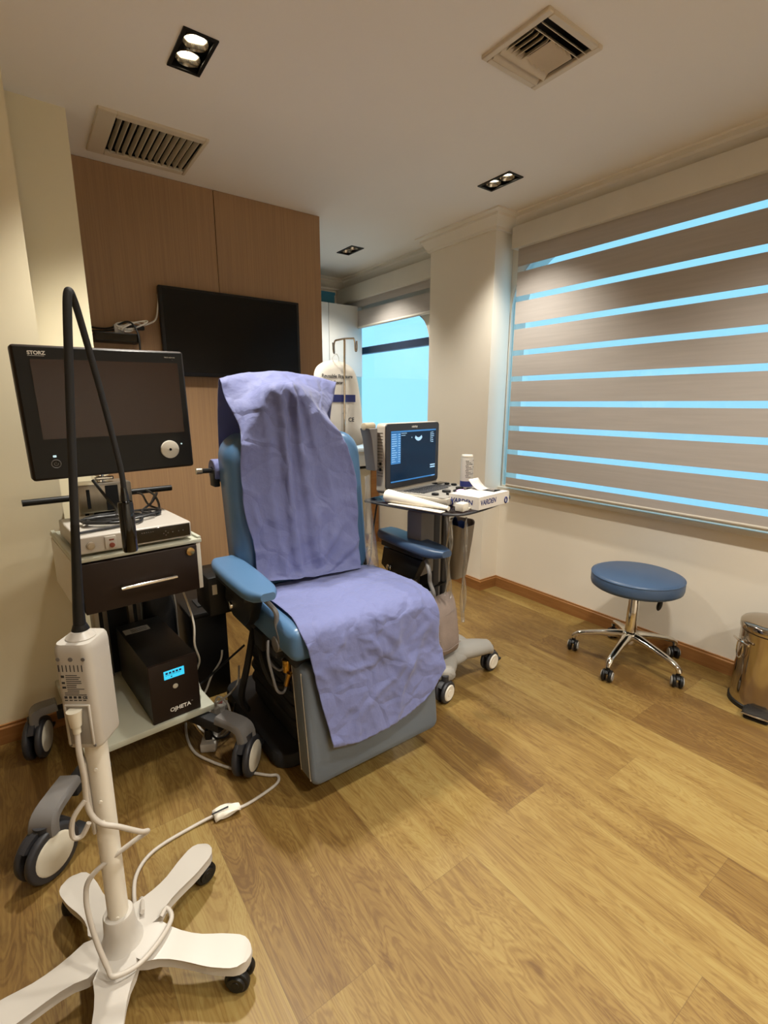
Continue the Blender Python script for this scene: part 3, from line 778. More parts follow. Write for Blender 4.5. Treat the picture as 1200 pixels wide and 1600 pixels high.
# ------------------------------------------------------------------ infusion pole and bag
t = thing('infusion_pole', 'thin steel infusion pole with two hooks behind the draped chair', 'infusion stand', (1.35, 2.2, 0)); o = t.location.copy()
top = V((1.362, 2.2, 1.666)); 
MB(o).tube([(1.345, 2.2, .03), (1.345, 2.2, .9)], .010, sm=0).build('lower_tube', m_steel, t)
MB(o).tube([(1.345, 2.2, .85), top], .0058, sm=0).build('pole', m_steel, t)
mb = MB(o)
mb.tube([top + V((-.052, 0, -.012)), top + V((0, 0, 0)), top + V((.055, 0, .006))], .0045)
for s, z in ((-1, -.012), (1, .006)):
    x = s * .055
    mb.tube([top + V((x, 0, z)), top + V((x + s * .006, 0, z - .02)), top + V((x + s * .007, -.002, z - .055)), top + V((x + s * .010, -.006, z - .062)), top + V((x + s * .014, -.006, z - .05)), top + V((x + s * .015, -.004, z - .012))], .004)
mb.build('hook', m_steel, t)
MB(o).lathe([(.15, 0), (.15, .012), (.13, .03), (.03, .04), (.001, .04)], (1.345, 2.2, 0), 32).build('foot', m_dgrey, t)
t = thing('pressure_bag', 'white reusable pressure infusor bag, 500 ml, hanging from the infusion pole', 'infusion bag', (1.335, 2.235, 1.13)); o = t.location.copy()
outl = [(-.118, 0), (.158, 0), (.158, .10), (.150, .20), (.135, .30), (.118, .365), (.09, .405), (.04, .424), (-.01, .432), (-.06, .424), (-.10, .405), (-.124, .37), (-.126, .30), (-.124, .2), (-.12, .1)]
Pl = catmull([V((x, 0, z)) for x, z in outl], 4, True); cx = V((.01, 0, .21)); rings = []
for d, s in ((-.028, .55), (-.024, .8), (-.012, .97), (0, 1), (.012, .97), (.024, .8), (.028, .55)):
    rings.append([V((1.335, 2.245, 1.132)) + cx + (p - cx) * s + V((0, d, 0)) for p in Pl])
MB(o).loft(rings).build('bag_body', m_bag, t, angle=60)
MB(o).tube([(1.314, 2.2, 1.592), (1.30, 2.215, 1.575), (1.315, 2.235, 1.555)], .0012, sm=4).tube([(1.314, 2.2, 1.592), (1.335, 2.215, 1.575), (1.345, 2.235, 1.555)], .0012, sm=4).build('hanging_cord', m_cablew, t)
bx = (1.335, 2.2155, 1.132)
def on_bag(s, size, x, z, m, bold=0, al='CENTER'): text(s, size, m, t, Matrix.Translation(-o) @ basis((1.335 + x, 2.2165, 1.132 + z), (1, 0, 0), (0, 0, 1)), align=al, bold=bold)
on_bag('Reusable Pressure', .0245, -.008, .345, m_ink, .0004); on_bag('Infusor', .0245, -.012, .314, m_ink, .0004)
MB(o).box(1.335 - .10, 1.335 + .098, 2.2152, 2.2166, 1.132 + .225, 1.132 + .262).build('printed_band', m_inkblue, t)
on_bag('500 ml', .038, .0, .2315, m_inkw, .0008)
on_bag('CE', .03, .072, .125, m_ink, .0003)
on_bag('- - -', .016, .03, .165, m_grey)

# ================================================================== casters shared by the trolleys
def caster(parent, off, c, r, ang, w=.05, hub=m_cream, hood=m_dgrey, name='caster', pedal=True, top=None):
    """twin wheel caster; c wheel centre on the axle, ang heading of the axle"""
    ax = rot2(ang); fw = rot2(ang + PI / 2); c = V(c); cp = V(c)
    mb = MB(off)
    for s in (-1, 1):
        a = c + ax * s * w * .16; b = c + ax * s * w * .5
        mb.cyl(a, b, r, n=36, bev=min(.008, r * .18), seg=3)
    # hood over the wheels
    pts = [(r * 1.10 * math.cos(t), r * 1.10 * math.sin(t)) for t in [R(-8) + R(150) * i / 14 for i in range(15)]] + [(r * .9 * math.cos(t), r * .9 * math.sin(t)) for t in [R(142) - R(150) * i / 14 for i in range(15)]]
    mb.prism(pts, -w * .15, w * .15, 0, M=basis(c, fw, (0, 0, 1)))
    mb.cyl(c + V((0, 0, r * .3)), c + V((0, 0, top if top else r * 1.35)), r * .32, n=18)
    o_ = mb.build(name, hood, parent)
    mh = MB(off)
    for s in (-1, 1): mh.lathe([(r * .74, 0), (r * .74, .002), (r * .66, .006), (r * .3, .0045), (r * .28, .0055), (.0005, .0055)], n=28, M=basis(c + ax * s * (w * .5 - .001), fw, V((0, 0, s))) if False else Matrix.Translation(c + ax * s * (w * .5 - .001)) @ (ax * s).to_track_quat('Z', 'Y').to_matrix().to_4x4())
    mh.build('hub_cap', hub, o_)
    if pedal:
        mp = MB(off)
        mp.box(-r * .35, r * .35, -w * .42, w * .42, -.006, .006, .004, M=Matrix.Translation(c + fw * r * 1.18 + V((0, 0, -r * .25))) @ Matrix(((fw.x, ax.x, 0, 0), (fw.y, ax.y, 0, 0), (0, 0, 1, 0), (0, 0, 0, 1))))
        mp.build('brake_pedal', m_blackm, o_)
    return o_

# ================================================================== endoscopy tower (its own frame: x along the front, y to the rear)
A = R(5.2); TO = (.473, 1.763, 0)
tw = thing('equipment_trolley', 'white and aluminium equipment trolley carrying the monitor, processor and power supply', 'trolley', TO, A)
Ti = (Matrix.Translation(TO) @ Matrix.Rotation(A, 4, 'Z')).inverted()
def tl(p): return Ti @ V(p)
mb = MB().box(-.44, .0, -.002, .66, .183, .208, .004)
mb.build('bottom_shelf', m_pltgrn, tw)
for nm, c, r, ang, st in (('l', (-.585, -.185), .080, R(-54), (-.40, .06)), ('r', (.035, -.19), .074, R(-44), (-.06, .05)), ('bl', (-.535, .43), .078, R(-18), (-.38, .42)), ('br', (.03, .62), .074, R(-30), (-.08, .5))):
    c3 = V((c[0], c[1], r)); s3 = V((st[0], st[1], .165)); d = V((c[0] - st[0], c[1] - st[1], 0)).normalized(); w = V((-d.y, d.x, 0))
    L = (V((c[0], c[1], 0)) - V((st[0], st[1], 0))).length
    Mx = Matrix(((d.x, w.x, 0, st[0]), (d.y, w.y, 0, st[1]), (0, 0, 1, 0), (0, 0, 0, 1)))
    lg = MB().box(-.14, L * .55, -.022, .022, .135, .178, .005, M=Mx)
    lg = lg.build('leg', m_blackm, tw)
    # grey curved fender
    rings = []
    for i in range(9):
        a = R(90 - 84 * i / 8); rr = .075
        px = L * .52 + (L * .48 + .012) * (1 - (i / 8 - 1) ** 2 * .98) ; pz = .142 + .060 * math.sin(R(90) * (1 - (i / 8) ** 2.2))
        hw = .032 + .006 * i / 8
        tg = R(90 - 8 - 70 * (i / 8) ** 1.5)
        nx, nz = math.cos(tg), math.sin(tg)
        sec = [(-hw, 0), (-hw + .006, .008), (hw - .006, .008), (hw, 0), (hw, -.022), (-hw, -.022)]
        rings.append([Mx @ V((px + nx * z, y, pz + nz * z)) for y, z in sec])
    MB().loft(rings).build('fender', m_grey, lg)
    caster(tw, (0, 0, 0), c3, r, ang - A, .062, top=.092)
MB().cyl((-.405, -.015, .165), (-.405, -.045, .165), .03, n=20, bev=.006).build('knob', m_blackm, tw)
mb = MB()
for x0, x1 in ((-.290, -.240), (-.160, -.110)): mb.box(x0, x1, .47, .56, .208, 1.035, .004)
mb.box(-.24, -.16, .50, .56, .208, 1.035)
col = mb.build('column', m_alu, tw)
mb = MB()
for xx in (-.272, -.142): mb.box(xx, xx + .014, .4685, .475, .21, 1.02)
mb.box(-.238, -.162, .495, .503, .21, .99).build('slot', m_dark, col)
mb = MB().box(-.292, -.098, .455, .57, .925, 1.04, .008)
mb.build('column_head', m_alu, tw)
for q in ((-.262, -.250, .453, .458, .945, 1.02), (-.195, -.150, .452, .458, .93, 1.03)): MB().box(*q).build('column_slot', m_dark, tw)
MB().tube([(-.462, .51, .985), (.075, .51, .985)], .0125, n=14, sm=0).build('handlebar', m_black, tw)
MB().tube([(-.20, .50, 1.03), (-.20, .50, 1.20), (-.19, .46, 1.30), (-.18, .353, 1.32)], .016, n=14).box(-.225, -.155, .47, .53, 1.05, 1.065, .004).build('monitor_arm', m_chrome, tw)
mb = MB().box(-.398, .0, -.006, .45, .862, .876, .004)
for x in (-.397, -.014): mb.box(x, x + .014, .0, .44, .874, .884, .003)
mb.build('top_plate', m_pltgrn, tw)
mb = MB().box(-.40, -.385, 0, .42, .688, .862, .003).box(-.020, -.004, 0, .42, .688, .862, .003).box(-.385, -.02, .40, .42, .688, .862).box(-.385, -.02, .02, .4, .688, .70)
dc = mb.build('drawer_cabinet', m_white2, tw)
dr = MB().box(-.383, -.022, -.012, .38, .692, .857, .003).build('drawer', m_brown, tw)
mb = MB().tube([(-.275, -.012, .764), (-.275, -.034, .764), (-.268, -.038, .764), (-.12, -.038, .764), (-.113, -.034, .764), (-.113, -.012, .764)], .006, n=12, sm=3)
mb.build('handle', m_chrome, dr)
MB().cyl((-.047, -.012, .838), (-.047, -.02, .838), .015, n=24, bev=.003).build('lock', m_gold, dr)

# monitor
mo = thing('surgical_monitor', 'dark brown framed medical monitor with cream dial, mounted on the equipment trolley', 'monitor', Matrix.Translation(TO) @ Matrix.Rotation(A, 4, 'Z') @ V((-.178, .265, 1.32)), A)
mo.rotation_euler = (0, R(-1.2), A)
MB().box(-.268, .268, 0, .055, -.222, .216, .010, 3).box(-.15, .15, .05, .085, -.13, .13, .01).build('housing', m_brown, mo)
MB().box(-.262, .262, -.003, .002, -.216, .210, .0025, 1).build('front_bezel', m_black, mo)
MB().box(-.221, .241, -.0042, -.0028, -.085, .172).build('screen', m_scr, mo)
MB().cyl((.178, -.003, -.148), (.178, -.014, -.148), .034, n=36, bev=.004).cyl((.178, -.014, -.148), (.178, -.0155, -.148), .0075, n=18).build('dial', m_white2, mo)
MB().cyl((.178, -.0155, -.148), (.178, -.0165, -.148), .005, n=16).build('dial_centre', m_dark, mo)
mb = MB().tube([(-.196 + .0135 * math.cos(a), -.004, -.168 + .0135 * math.sin(a)) for a in [2 * PI * i / 20 for i in range(20)]], .0014, sm=1, closed=True).tube([(-.196 + .006 * math.cos(a), -.004, -.168 + .006 * math.sin(a)) for a in [R(130) + R(280) * i / 10 for i in range(10)]], .001, sm=1)
mb.box(-.1965, -.1955, -.005, -.003, -.168, -.160)
mb.build('power_button', m_grey, mo)
MB().box(-.202, -.192, -.0045, -.003, -.146, -.139, .0015).cyl((.225, -.003, -.130), (.225, -.005, -.130), .003, n=10).build('indicator_light', m_led, mo)
fr = lambda x, z: basis((x, -.0034, z), (1, 0, 0), (0, 0, 1))
text('STORZ', .0155, m_inkw, mo, fr(-.225, .186), bold=.0006)
MB().box(-.225, -.180, -.0042, -.003, .1815, .1825).build('underline', m_inkw, mo)
text('WIDE VIEW HD', .0055, m_cream, mo, fr(.196, .190)); text('- -', .005, m_cream, mo, fr(.222, .183))

# processor
pr_ = thing('video_processor', 'white endoscopy video processor with black touch panel on top of the trolley', 'processor', Matrix.Translation(TO) @ Matrix.Rotation(A, 4, 'Z') @ V((0, 0, .884)), A)
MB().box(-.378, -.030, .004, .34, .002, .058, .006, 3).box(-.36, -.34, .02, .04, -.0005, .004).box(-.07, -.05, .02, .04, -.0005, .004).box(-.36, -.34, .28, .32, -.0005, .004).box(-.07, -.05, .28, .32, -.0005, .004).build('housing', m_white, pr_)
MB().box(-.225, -.036, .0015, .006, .009, .053, .001, 1).build('touch_panel', m_gloss, pr_)
mb = MB()
for xx, zz in ((-.125, .030), (-.118, .037), (-.118, .023), (-.111, .030), (-.095, .031), (-.075, .031), (-.06, .031)): mb.box(xx - .0015, xx + .0015, .0008, .0018, zz - .0015, zz + .0015)
for k in range(6): mb.box(-.195 + .007 * k, -.192 + .007 * k, .0008, .0018, .041, .043)
mb.build('touch_symbol', m_grey, pr_)
MB().cyl((-.345, .004, .028), (-.345, -.001, .028), .0125, n=28, bev=.002).cyl((-.345, -.001, .028), (-.345, -.0025, .028), .008, n=24).build('power_button', m_alu, pr_)
sk = MB().box(-.305, -.272, -.001, .006, .010, .050, .002).build('socket_panel', m_white, pr_)
MB().cyl((-.286, -.001, .021), (-.286, -.006, .021), .008, n=20, bev=.001).box(-.293, -.279, -.002, 0, .036, .041).build('socket', pm('red_brown_socket', '7a3524', .4), sk)
W2T = lambda p: Matrix.Translation(TO) @ Matrix.Rotation(A, 4, 'Z') @ V(p)
mb = MB()
def coil(mb, cx, cy, z, rx, ry, r, n, seed):
    random.seed(seed); pts = []
    for i in range(n * 9):
        a = 2 * PI * i / 9; k = 1 + .16 * math.sin(i * 1.7 + seed)
        pts.append(W2T((cx + rx * k * math.cos(a), cy + ry * k * math.sin(a), z + .003 * (i / 9) + .004 * random.random())))
    mb.tube(pts, r, n=7, sm=4)
coil(mb, -.245, .16, .950, .085, .055, .0045, 3, 2); coil(mb, -.20, .19, .951, .11, .07, .004, 2, 5)
mb.tube([W2T(p) for p in ((-.385, .03, .95), (-.33, .05, .948), (-.26, .06, .948), (-.18, .08, .95), (-.15, .14, .955))], .0045)
mb.tube([W2T(p) for p in ((-.24, .42, 1.06), (-.215, .35, 1.0), (-.20, .28, .965), (-.22, .2, .955))], .006)
mb.tube([W2T(p) for p in ((-.05, .43, 1.0), (-.04, .36, .985), (-.05, .28, .955), (-.09, .2, .95), (-.13, .22, .955), (-.07, .30, .97), (-.02, .40, .985), (-.01, .46, .97), (-.04, .44, .93))], .0045)
mb.tube([W2T(p) for p in ((-.085, .43, .99), (-.08, .38, .99), (-.08, .31, .96), (-.06, .24, .95), (-.10, .16, .948), (-.15, .2, .95))], .004)
tag(mb.build('cable_coil', m_cableb), 'black cables coiled on top of the white video processor', 'cable')

# uninterruptible power supply
up = thing('backup_power_unit', 'black upright backup power unit with lit cyan display on the lower trolley shelf', 'power unit', W2T((-.135, .02, .208)), A)
MB().box(-.085, .085, .004, .43, .001, .228, .003).build('housing', m_black, up)
MB().box(-.0865, .0865, -.012, .004, .0, .229, .004).build('front_panel', m_dgrey if False else m_brown, up)
MB().box(-.036, .036, -.0135, -.0118, .163, .196, .001, 1).build('display', m_lcd, up)
mb = MB()
for k in range(5): mb.box(-.03 + .012 * k, -.022 + .012 * k, -.0142, -.0134, .183, .190)
for k in range(9): mb.box(-.03 + .006 * k, -.027 + .006 * k, -.0142, -.0134, .178, .180)
mb.box(-.012, -.008, -.0142, -.0134, .168, .173)
mb.build('display_digits', m_inkblue, up)
MB().cyl((0, -.012, .128), (0, -.016, .128), .0095, n=24, bev=.002).build('power_button', m_cream, up)
text('OJHETA', .021, m_inkw, up, basis((-.026, -.0122, .030), (1, 0, 0), (0, 0, 1)), bold=.0005)
text('TM', .004, m_inkw, up, basis((.052, -.0122, .043), (1, 0, 0), (0, 0, 1)))
MB().box(-.075, .02, .315, .365, .2285, .2292).build('rating_label', m_lgrey, up)
mb = MB()
for k in range(4): mb.box(-.05, .01, .323 + .009 * k, .326 + .009 * k, .2292, .2295)
mb.build('label_print', m_ink, up)
mb = MB(); 
for k in range(5):
    mb.tube([W2T((-.355 + (.055 + .006 * math.sin(k * 2)) * math.cos(a), .30 + .09 * math.sin(a) + .01 * k, .215 + .008 + .011 * k + .012 * math.sin(a + k))) for a in [2 * PI * i / 12 for i in range(12)]], .0052, sm=3, closed=True)
tag(mb.build('cable_coil', m_cableb), 'black cable coil lying beside the backup power unit on the lower shelf', 'cable')
# black bag behind the power unit
bg = thing('equipment_bag', 'glossy black carry bag standing behind the backup power unit', 'bag', W2T((-.012, .56, .209)), A)
rings = []
for k in range(10):
    z = k / 9 * .40; s = 1 - .18 * (k / 9) ** 3
    rings.append([(x * s + .006 * noise.noise(V((x * 20, y * 20, z * 12))), y * (s - .5 * (k / 9) ** 4) + .012 * noise.noise(V((x * 9 + 4, y * 12, z * 14))), z) for x, y in rrect(-.085, .06, -.08, .08, .045, 6)])
MB().loft(rings).build('bag_body', m_blackbag, bg, angle=60)
MB().tube([(-.055, -.05, .385), (-.05, -.085, .43), (-.01, -.10, .455), (.035, -.085, .43), (.04, -.05, .385)], .008).build('handle', m_blackbag, bg)
MB().tube([(.042, -.066, .36), (.048, -.083, .26), (.048, -.084, .15), (.05, -.08, .03)], .003).build('zip_edge', m_lgrey, bg)

# black case on the floor behind the chair and the trolley
bc = thing('floor_case', 'black lidded case standing on the floor behind the trolley and chair', 'case', (.575, 2.3, 0)); o = bc.location.copy()
MB(o).box(.50, .66, 2.14, 2.46, .0, .405, .006).build('case_body', m_black, bc)
MB(o).box(.492, .668, 2.13, 2.47, .405, .432, .008).build('lid', m_black, bc)
MB(o).box(.55, .61, 2.20, 2.3, .432, .439, .003).build('lid_recess', m_blackm, bc)
bt = thing('control_unit', 'black control unit with small white label on the side of the chair', 'device', (.55, 1.9, .50)); o = bt.location.copy()
MB(o).box(.505, .60, 1.84, 2.02, .53, .69, .008).build('unit_body', m_black, bt)
MB(o).box(.520, .538, 1.8385, 1.8402, .62, .66).build('white_label', m_paper, bt)

# ================================================================== gooseneck lamp stand
SX, SY = .040, 1.09
gs = thing('examination_lamp', 'white rolling examination lamp with black gooseneck on a five armed base', 'lamp', (SX, SY, 0)); o = gs.location.copy()
angs = [R(35 + 72 * k) for k in range(5)]
# star base: one outline with waists between the arms, raised towards the middle
def star(z, grow, hub):
    pts = []
    for k, a in enumerate(angs):
        d = rot2(a); w = V((-d.y, d.x, 0))
        side = [(.078, .036), (.10, .0275), (.125, .0235), (.15, .0225), (.175, .0235), (.20, .0265), (.22, .0285), (.25, .029), (.272, .0285), (.286, .025), (.297, .017), (.3025, .008)]
        for (l, s) in [(l, -s) for l, s in side] + [(.304, 0)] + side[::-1]:
            p = d * (l + (grow if l > .25 else hub if l < .09 else 0)) + w * (s + math.copysign(grow, s) * (1 if abs(s) > .01 else 0))
            pts.append(p)
        am = a + R(36); pts.append(rot2(am) * (.077 + hub + grow))
    return [(SX + p.x, SY + p.y, z(p.length) if callable(z) else z) for p in pts]
zt = lambda L: .124 - .026 * (lambda t: t * t * (3 - 2 * t))(min(1, max(0, (L - .05) / .16))) - .005 * max(0, L - .20) / .10
mb = MB(o)
r0 = star(lambda L: zt(L) - .030, -.004, 0); r1 = star(lambda L: zt(L) - .010, 0, 0); r2 = star(lambda L: zt(L) - .003, -.002, 0); r3 = star(zt, -.008, -.004)
b = bmesh.new(); Rg = [[b.verts.new(p) for p in r] for r in (r0, r1, r2, r3)]
for a_, d_ in zip(Rg, Rg[1:]):
    n = len(a_)
    for j in range(n): b.faces.new((a_[j], a_[(j + 1) % n], d_[(j + 1) % n], d_[j]))
for ring_, fl in ((Rg[0], True), (Rg[3], False)):
    ctr = b.verts.new((SX, SY, .125 if not fl else .085)); n = len(ring_)
    mid = []
    for k in range(5):
        i0 = k * 26; arm = [ring_[i0 + q] for q in range(26)]; nxt = ring_[(i0 + 26) % n]
        # arm as strips between its two sides
        for q in range(12):
            a1, a2, b1, b2 = arm[q], arm[q + 1], arm[24 - q], arm[23 - q]
            f = (a1, a2, b2, b1) if a2 is not b2 else (a1, a2, b1)
            b.faces.new(f)
        b.faces.new((ctr, arm[0], arm[24])); b.faces.new((ctr, arm[24], arm[25])); b.faces.new((ctr, arm[25], nxt))
bmesh.ops.recalc_face_normals(b, faces=b.faces[:])
mb._merge(b)
mb.lathe([(.060, .095), (.056, .112), (.046, .122), (.039, .135), (.034, .16), (.032, .20), (.030, .204), (.022, .204)], (SX, SY, 0), 36)
mb.build('star_base', m_white, gs, angle=40)
for k, a in enumerate(angs):
    d = rot2(a); caster(gs, o, (SX + d.x * .272, SY + d.y * .272, .030), .030, a + R([70, 40, 100, 60, 85][k]), .050, hub=m_black, hood=m_black, pedal=False, top=.036)
pb = V((SX, SY, .15)); 
MB(o).cyl((SX, SY, .15), (SX + .004, SY, .72), .0215, n=36).build('pole', m_white2, gs)
MB(o).box(SX - .026, SX - .018, SY - .014, SY + .014, .44, .62, .004).build('cable_channel', m_white, gs)
for z in (.21, .47, .52, .6): MB(o).cyl((SX - .004, SY - .0205, z), (SX - .0045, SY - .0225, z), .0035, n=12).build('pole_screw', m_white2, gs)
# control box turned so that its label side faces the room
ba = R(-36); BU = V((math.cos(ba), math.sin(ba), 0)); BN = V((math.sin(ba), -math.cos(ba), 0))
BO = V((SX + .004, SY - .005, 0)); BM = Matrix(((BU.x, -BN.x, 0, BO.x), (BU.y, -BN.y, 0, BO.y), (0, 0, 1, 0), (0, 0, 0, 1)))
BM2 = Matrix.Translation(-o) @ BM
hw, hd = .036, .041
sec = lambda s: [(x * s, y * s) for x, y in rrect(-hw, hw, -hd, hd, .016, 6)]
rings = [[(x, y, z) for x, y in sec(s)] for z, s in ((.668, .90), (.671, .97), (.676, 1), (.876, 1), (.888, .97), (.894, .9))]
mb = MB(); mb.loft(rings); 
bx = mb.build('control_box', m_white, gs, angle=40); bx.data.transform(BM2)
def boxpart(mb, nm, mat, par=None):
    q = mb.build(nm, mat, par or bx); q.data.transform(BM2); return q
mb = MB()
mb.lathe([(.027, .889), (.027, .896), (.021, .902), (.016, .907)], n=28); boxpart(mb, 'neck_collar', m_white)
mb = MB().box(-.022, .022, -hd - .0012, -hd + .003, .680, .765, .001)  # flat plate; darker grey stands in for shade inside the socket cavity
boxpart(mb, 'recess_shade', m_lgrey)
mb = MB()
mb.box(-.025, -.021, -hd - .003, -hd + .003, .679, .768, .0015).box(.021, .025, -hd - .003, -hd + .003, .679, .768, .0015).box(-.025, .025, -hd - .003, -hd + .003, .765, .769, .0015)
boxpart(mb, 'recess_rim', m_white)
mb = MB().cyl((-.002, -hd - .008, .761), (-.002, -hd - .008, .727), .014, .010, n=20).cyl((-.002, -hd - .008, .727), (-.002, -hd - .008, .712), .0075, n=16)
boxpart(mb, 'power_plug', m_cream)
mb = MB()
for k in range(7): mb.box(-.026 + .0075 * k, -.0245 + .0075 * k, -hd - .0006, -hd + .001, .840, .854)
boxpart(mb, 'vent_slot', m_ink)
for x, z, r in ((-.024, .866, .0038), (-.0, .866, .0045), (.024, .866, .0038), (-.024, .677, .003), (.024, .677, .003)):
    boxpart(MB().cyl((x, -hd - .0008, z), (x, -hd + .001, z), r, n=16), 'screw_hole', m_grey)
mb = MB()
random.seed(3)
for k in range(11):
    z = .832 - .0042 * k
    mb.box(-.014 if k < 9 else -.020, .004 + .018 * random.random(), -hd - .0005, -hd + .001, z - .0007, z + .0007)
mb.box(-.023, -.017, -hd - .0005, -hd + .001, .827, .832).box(-.023, -.017, -hd - .0005, -hd + .001, .814, .818).box(-.023, -.016, -hd - .0005, -hd + .001, .804, .808)
for k in range(4): mb.box(-.022 + .009 * k, -.0165 + .009 * k, -hd - .0005, -hd + .001, .782, .787)
for k in range(5): mb.box(-.022 + .009 * k, -.016 + .009 * k, -hd - .0005, -hd + .001, .777, .779)
boxpart(mb, 'label_print', m_ink)
text('CE', .0075, m_ink, bx, BM2 @ basis((.014, -hd - .0006, .782), (1, 0, 0), (0, 0, 1)), bold=.0002)
# gooseneck and lamp head
neck = [(SX + .004, SY, .900), (SX + .007, SY, .96), (SX + .018, SY - .002, 1.10), (SX + .034, SY - .004, 1.30), (SX + .046, SY - .006, 1.44), (SX + .052, SY - .006, 1.505), (SX + .056, SY, 1.536), (SX + .061, SY + .016, 1.548), (SX + .067, SY + .032, 1.540), (SX + .075, SY + .040, 1.505), (SX + .096, SY + .046, 1.37), (SX + .110, SY + .044, 1.26), (SX + .116, SY + .042, 1.20), (SX + .116, SY + .042, 1.14)]
P = catmull([V(p) for p in neck], 8)
MB(o).tube(P, lambda t: .0074 - .0022 * max(0, t - .40) / .60, n=16, sm=0).build('gooseneck', m_blackm, gs)
MB(o).tube(P[:18], lambda t: .0125 - .0048 * t, n=18, sm=0).lathe([(.0160, 0), (.0160, .012), (.0125, .022)], (SX + .005, SY, .896), 24).build('neck_sleeve', m_black, gs)
hx, hy = SX + .116, SY + .042
MB(o).lathe([(.0005, -.108), (.0130, -.108), (.0148, -.104), (.0148, -.004), (.0135, 0), (.0085, .002), (.008, .012), (.0055, .03)], (hx, hy, 1.148), 32).build('lamp_head', m_gloss, gs)
# its cord
pl = BM @ V((-.002, -hd - .008, .714))
mb = MB()
cord = [pl, pl + V((-.002, -.006, -.04)), pl + V((-.0, -.006, -.10)), (SX - .028, SY - .045, .54), (SX - .012, SY - .055, .50), (SX + .02, SY - .06, .475), (SX + .06, SY - .05, .43), (SX + .075, SY - .03, .405), (SX + .04, SY - .02, .385), (SX - .036, SY - .012, .345), (SX - .055, SY - .02, .30), (SX - .05, SY - .045, .22), (SX - .036, SY - .070, .15), (SX - .026, SY - .085, .135), (SX + .02, SY - .088, .132), (SX + .07, SY - .06, .130), (SX + .105, SY - .02, .126), (SX + .10, SY + .005, .135), (SX + .085, SY - .005, .13)]
mb.tube(cord, .0055, n=10, sm=6)
mb.tube([(SX - .03, SY - .048, .56), (SX - .055, SY - .05, .53), (SX - .06, SY - .05, .49), (SX - .045, SY - .053, .485), (SX - .03, SY - .055, .51)], .005, n=8)
floorc = [(SX + .05, SY + .03, .135), (SX + .058, SY + .10, .10), (.085, 1.24, .03), (.105, 1.36, .007), (.165, 1.42, .006), (.284, 1.44, .006), (.376, 1.436, .012), (.449, 1.425, .006), (.545, 1.440, .006), (.592, 1.458, .006), (.602, 1.49, .006), (.57, 1.515, .006), (.48, 1.62, .006), (.42, 1.72, .006), (.39, 1.80, .006), (.39, 1.90, .006), (.41, 2.0, .006)]
mb.tube(floorc, .0055, n=10, sm=6)
pc = tag(mb.build('mains_lead', m_cableg), 'long grey cord running from the white lamp stand across the floor', 'cord')
mb = MB()
for dz, dy, tw_ in ((.014, 0, .1), (.02, .012, -.15)):
    g = []
    for i in range(7):
        s = i / 6
        g.append([V((.352 + .082 * s + .008 * dy, 1.428 - .014 * s + w_ + dy * .4, dz + .014 * math.sin(3 * s + w_ * 90 + tw_ * 8))) for w_ in (-.016, -.005, .006, .016)])
    mb.grid(g)
mb.build('cord_tag', m_paper, pc, solid=.0006)
mb = MB().box(.345, .40, 1.424, 1.428, .030, .033, M=None); mb.build('tag_strip', m_ink, pc)

# ================================================================== ultrasound trolley (own frame: x along its front, y to the rear)
UA = R(13.5); UO = V((1.535, 1.63, 0)); UM = Matrix.Translation(UO) @ Matrix.Rotation(UA, 4, 'Z')
ut = thing('ultrasound_trolley', 'grey column trolley with smoked glass tray beside the treatment chair', 'trolley', UO, UA)
tr = MB()
outl = catmull([V((x, y, 0)) for x, y in ((-.285, .20), (-.25, .245), (0, .25), (.25, .245), (.29, .20), (.292, 0), (.280, -.15), (.235, -.21), (.10, -.245), (-.06, -.258), (-.20, -.252), (-.262, -.225), (-.283, -.15), (-.29, 0))], 5, True)
tr.prism([(p.x, p.y) for p in outl], .918, .928, .003)
tr.build('glass_tray', m_tint, ut)
MB().tube([(p.x * 1.002, p.y * 1.002, .922) for p in outl[::2]], .0055, n=8, sm=0, closed=True).build('tray_rim', m_dgrey, ut)
MB().prism(rrect(-.15, .15, -.12, .12, .03), .88, .911, .006).build('tray_bracket', m_dgrey, ut)
mb = MB().box(-.060, -.012, .005, .09, .17, .885, .01, 3).box(.018, .066, .005, .09, .17, .885, .01, 3)
mb.build('column', m_dgrey, ut)
MB().box(-.014, .020, .02, .08, .17, .885).build('column_insert', m_lgrey, ut)
MB().box(-.075, .08, -.003, .05, .50, .507, .002).build('cross_clip', m_black, ut)
MB().box(-.20, -.10, -.02, .06, .60, .89, .006).box(-.175, -.125, -.0235, -.019, .70, .71).build('cable_housing', m_grey, ut)
mb = MB().ball((.045, .03, .135), .185, .155, .052, 28, 14)
B2 = V((.04, .06, 0))
cs = [(.250, -.146, 0), (-.140, -.127, 1), (-.15, .25, 2), (.25, .22, 3)]
for x, y, k in cs:
    p = [V((.0, .0, .145)), V((x * .5, y * .5, .140)), V((x * .85, y * .85, .135)), V((x, y, .128))]
    rr = []
    Pc = catmull(p, 6)
    for i, q in enumerate(Pc):
        t = i / (len(Pc) - 1); d = V((x, y, 0)).normalized(); w = V((-d.y, d.x, 0))
        a_, h_ = .095 - .045 * min(1, t * 1.4), .044 - .012 * t
        if t > .93: a_ *= .7; h_ *= .7
        rr.append([q + w * a_ * math.cos(u) + V((0, 0, 1)) * h_ * math.sin(u) for u in [2 * PI * j / 16 for j in range(16)]])
    mb.loft(rr)
mb.build('base', m_lgrey, ut, angle=70)
for x, y, k in cs: caster(ut, (0, 0, 0), (x, y, .052), .052, R([-82, -76, -40, -70][k]) - UA, .05, hub=m_white2, hood=m_dgrey, pedal=(k == 0), top=.080)

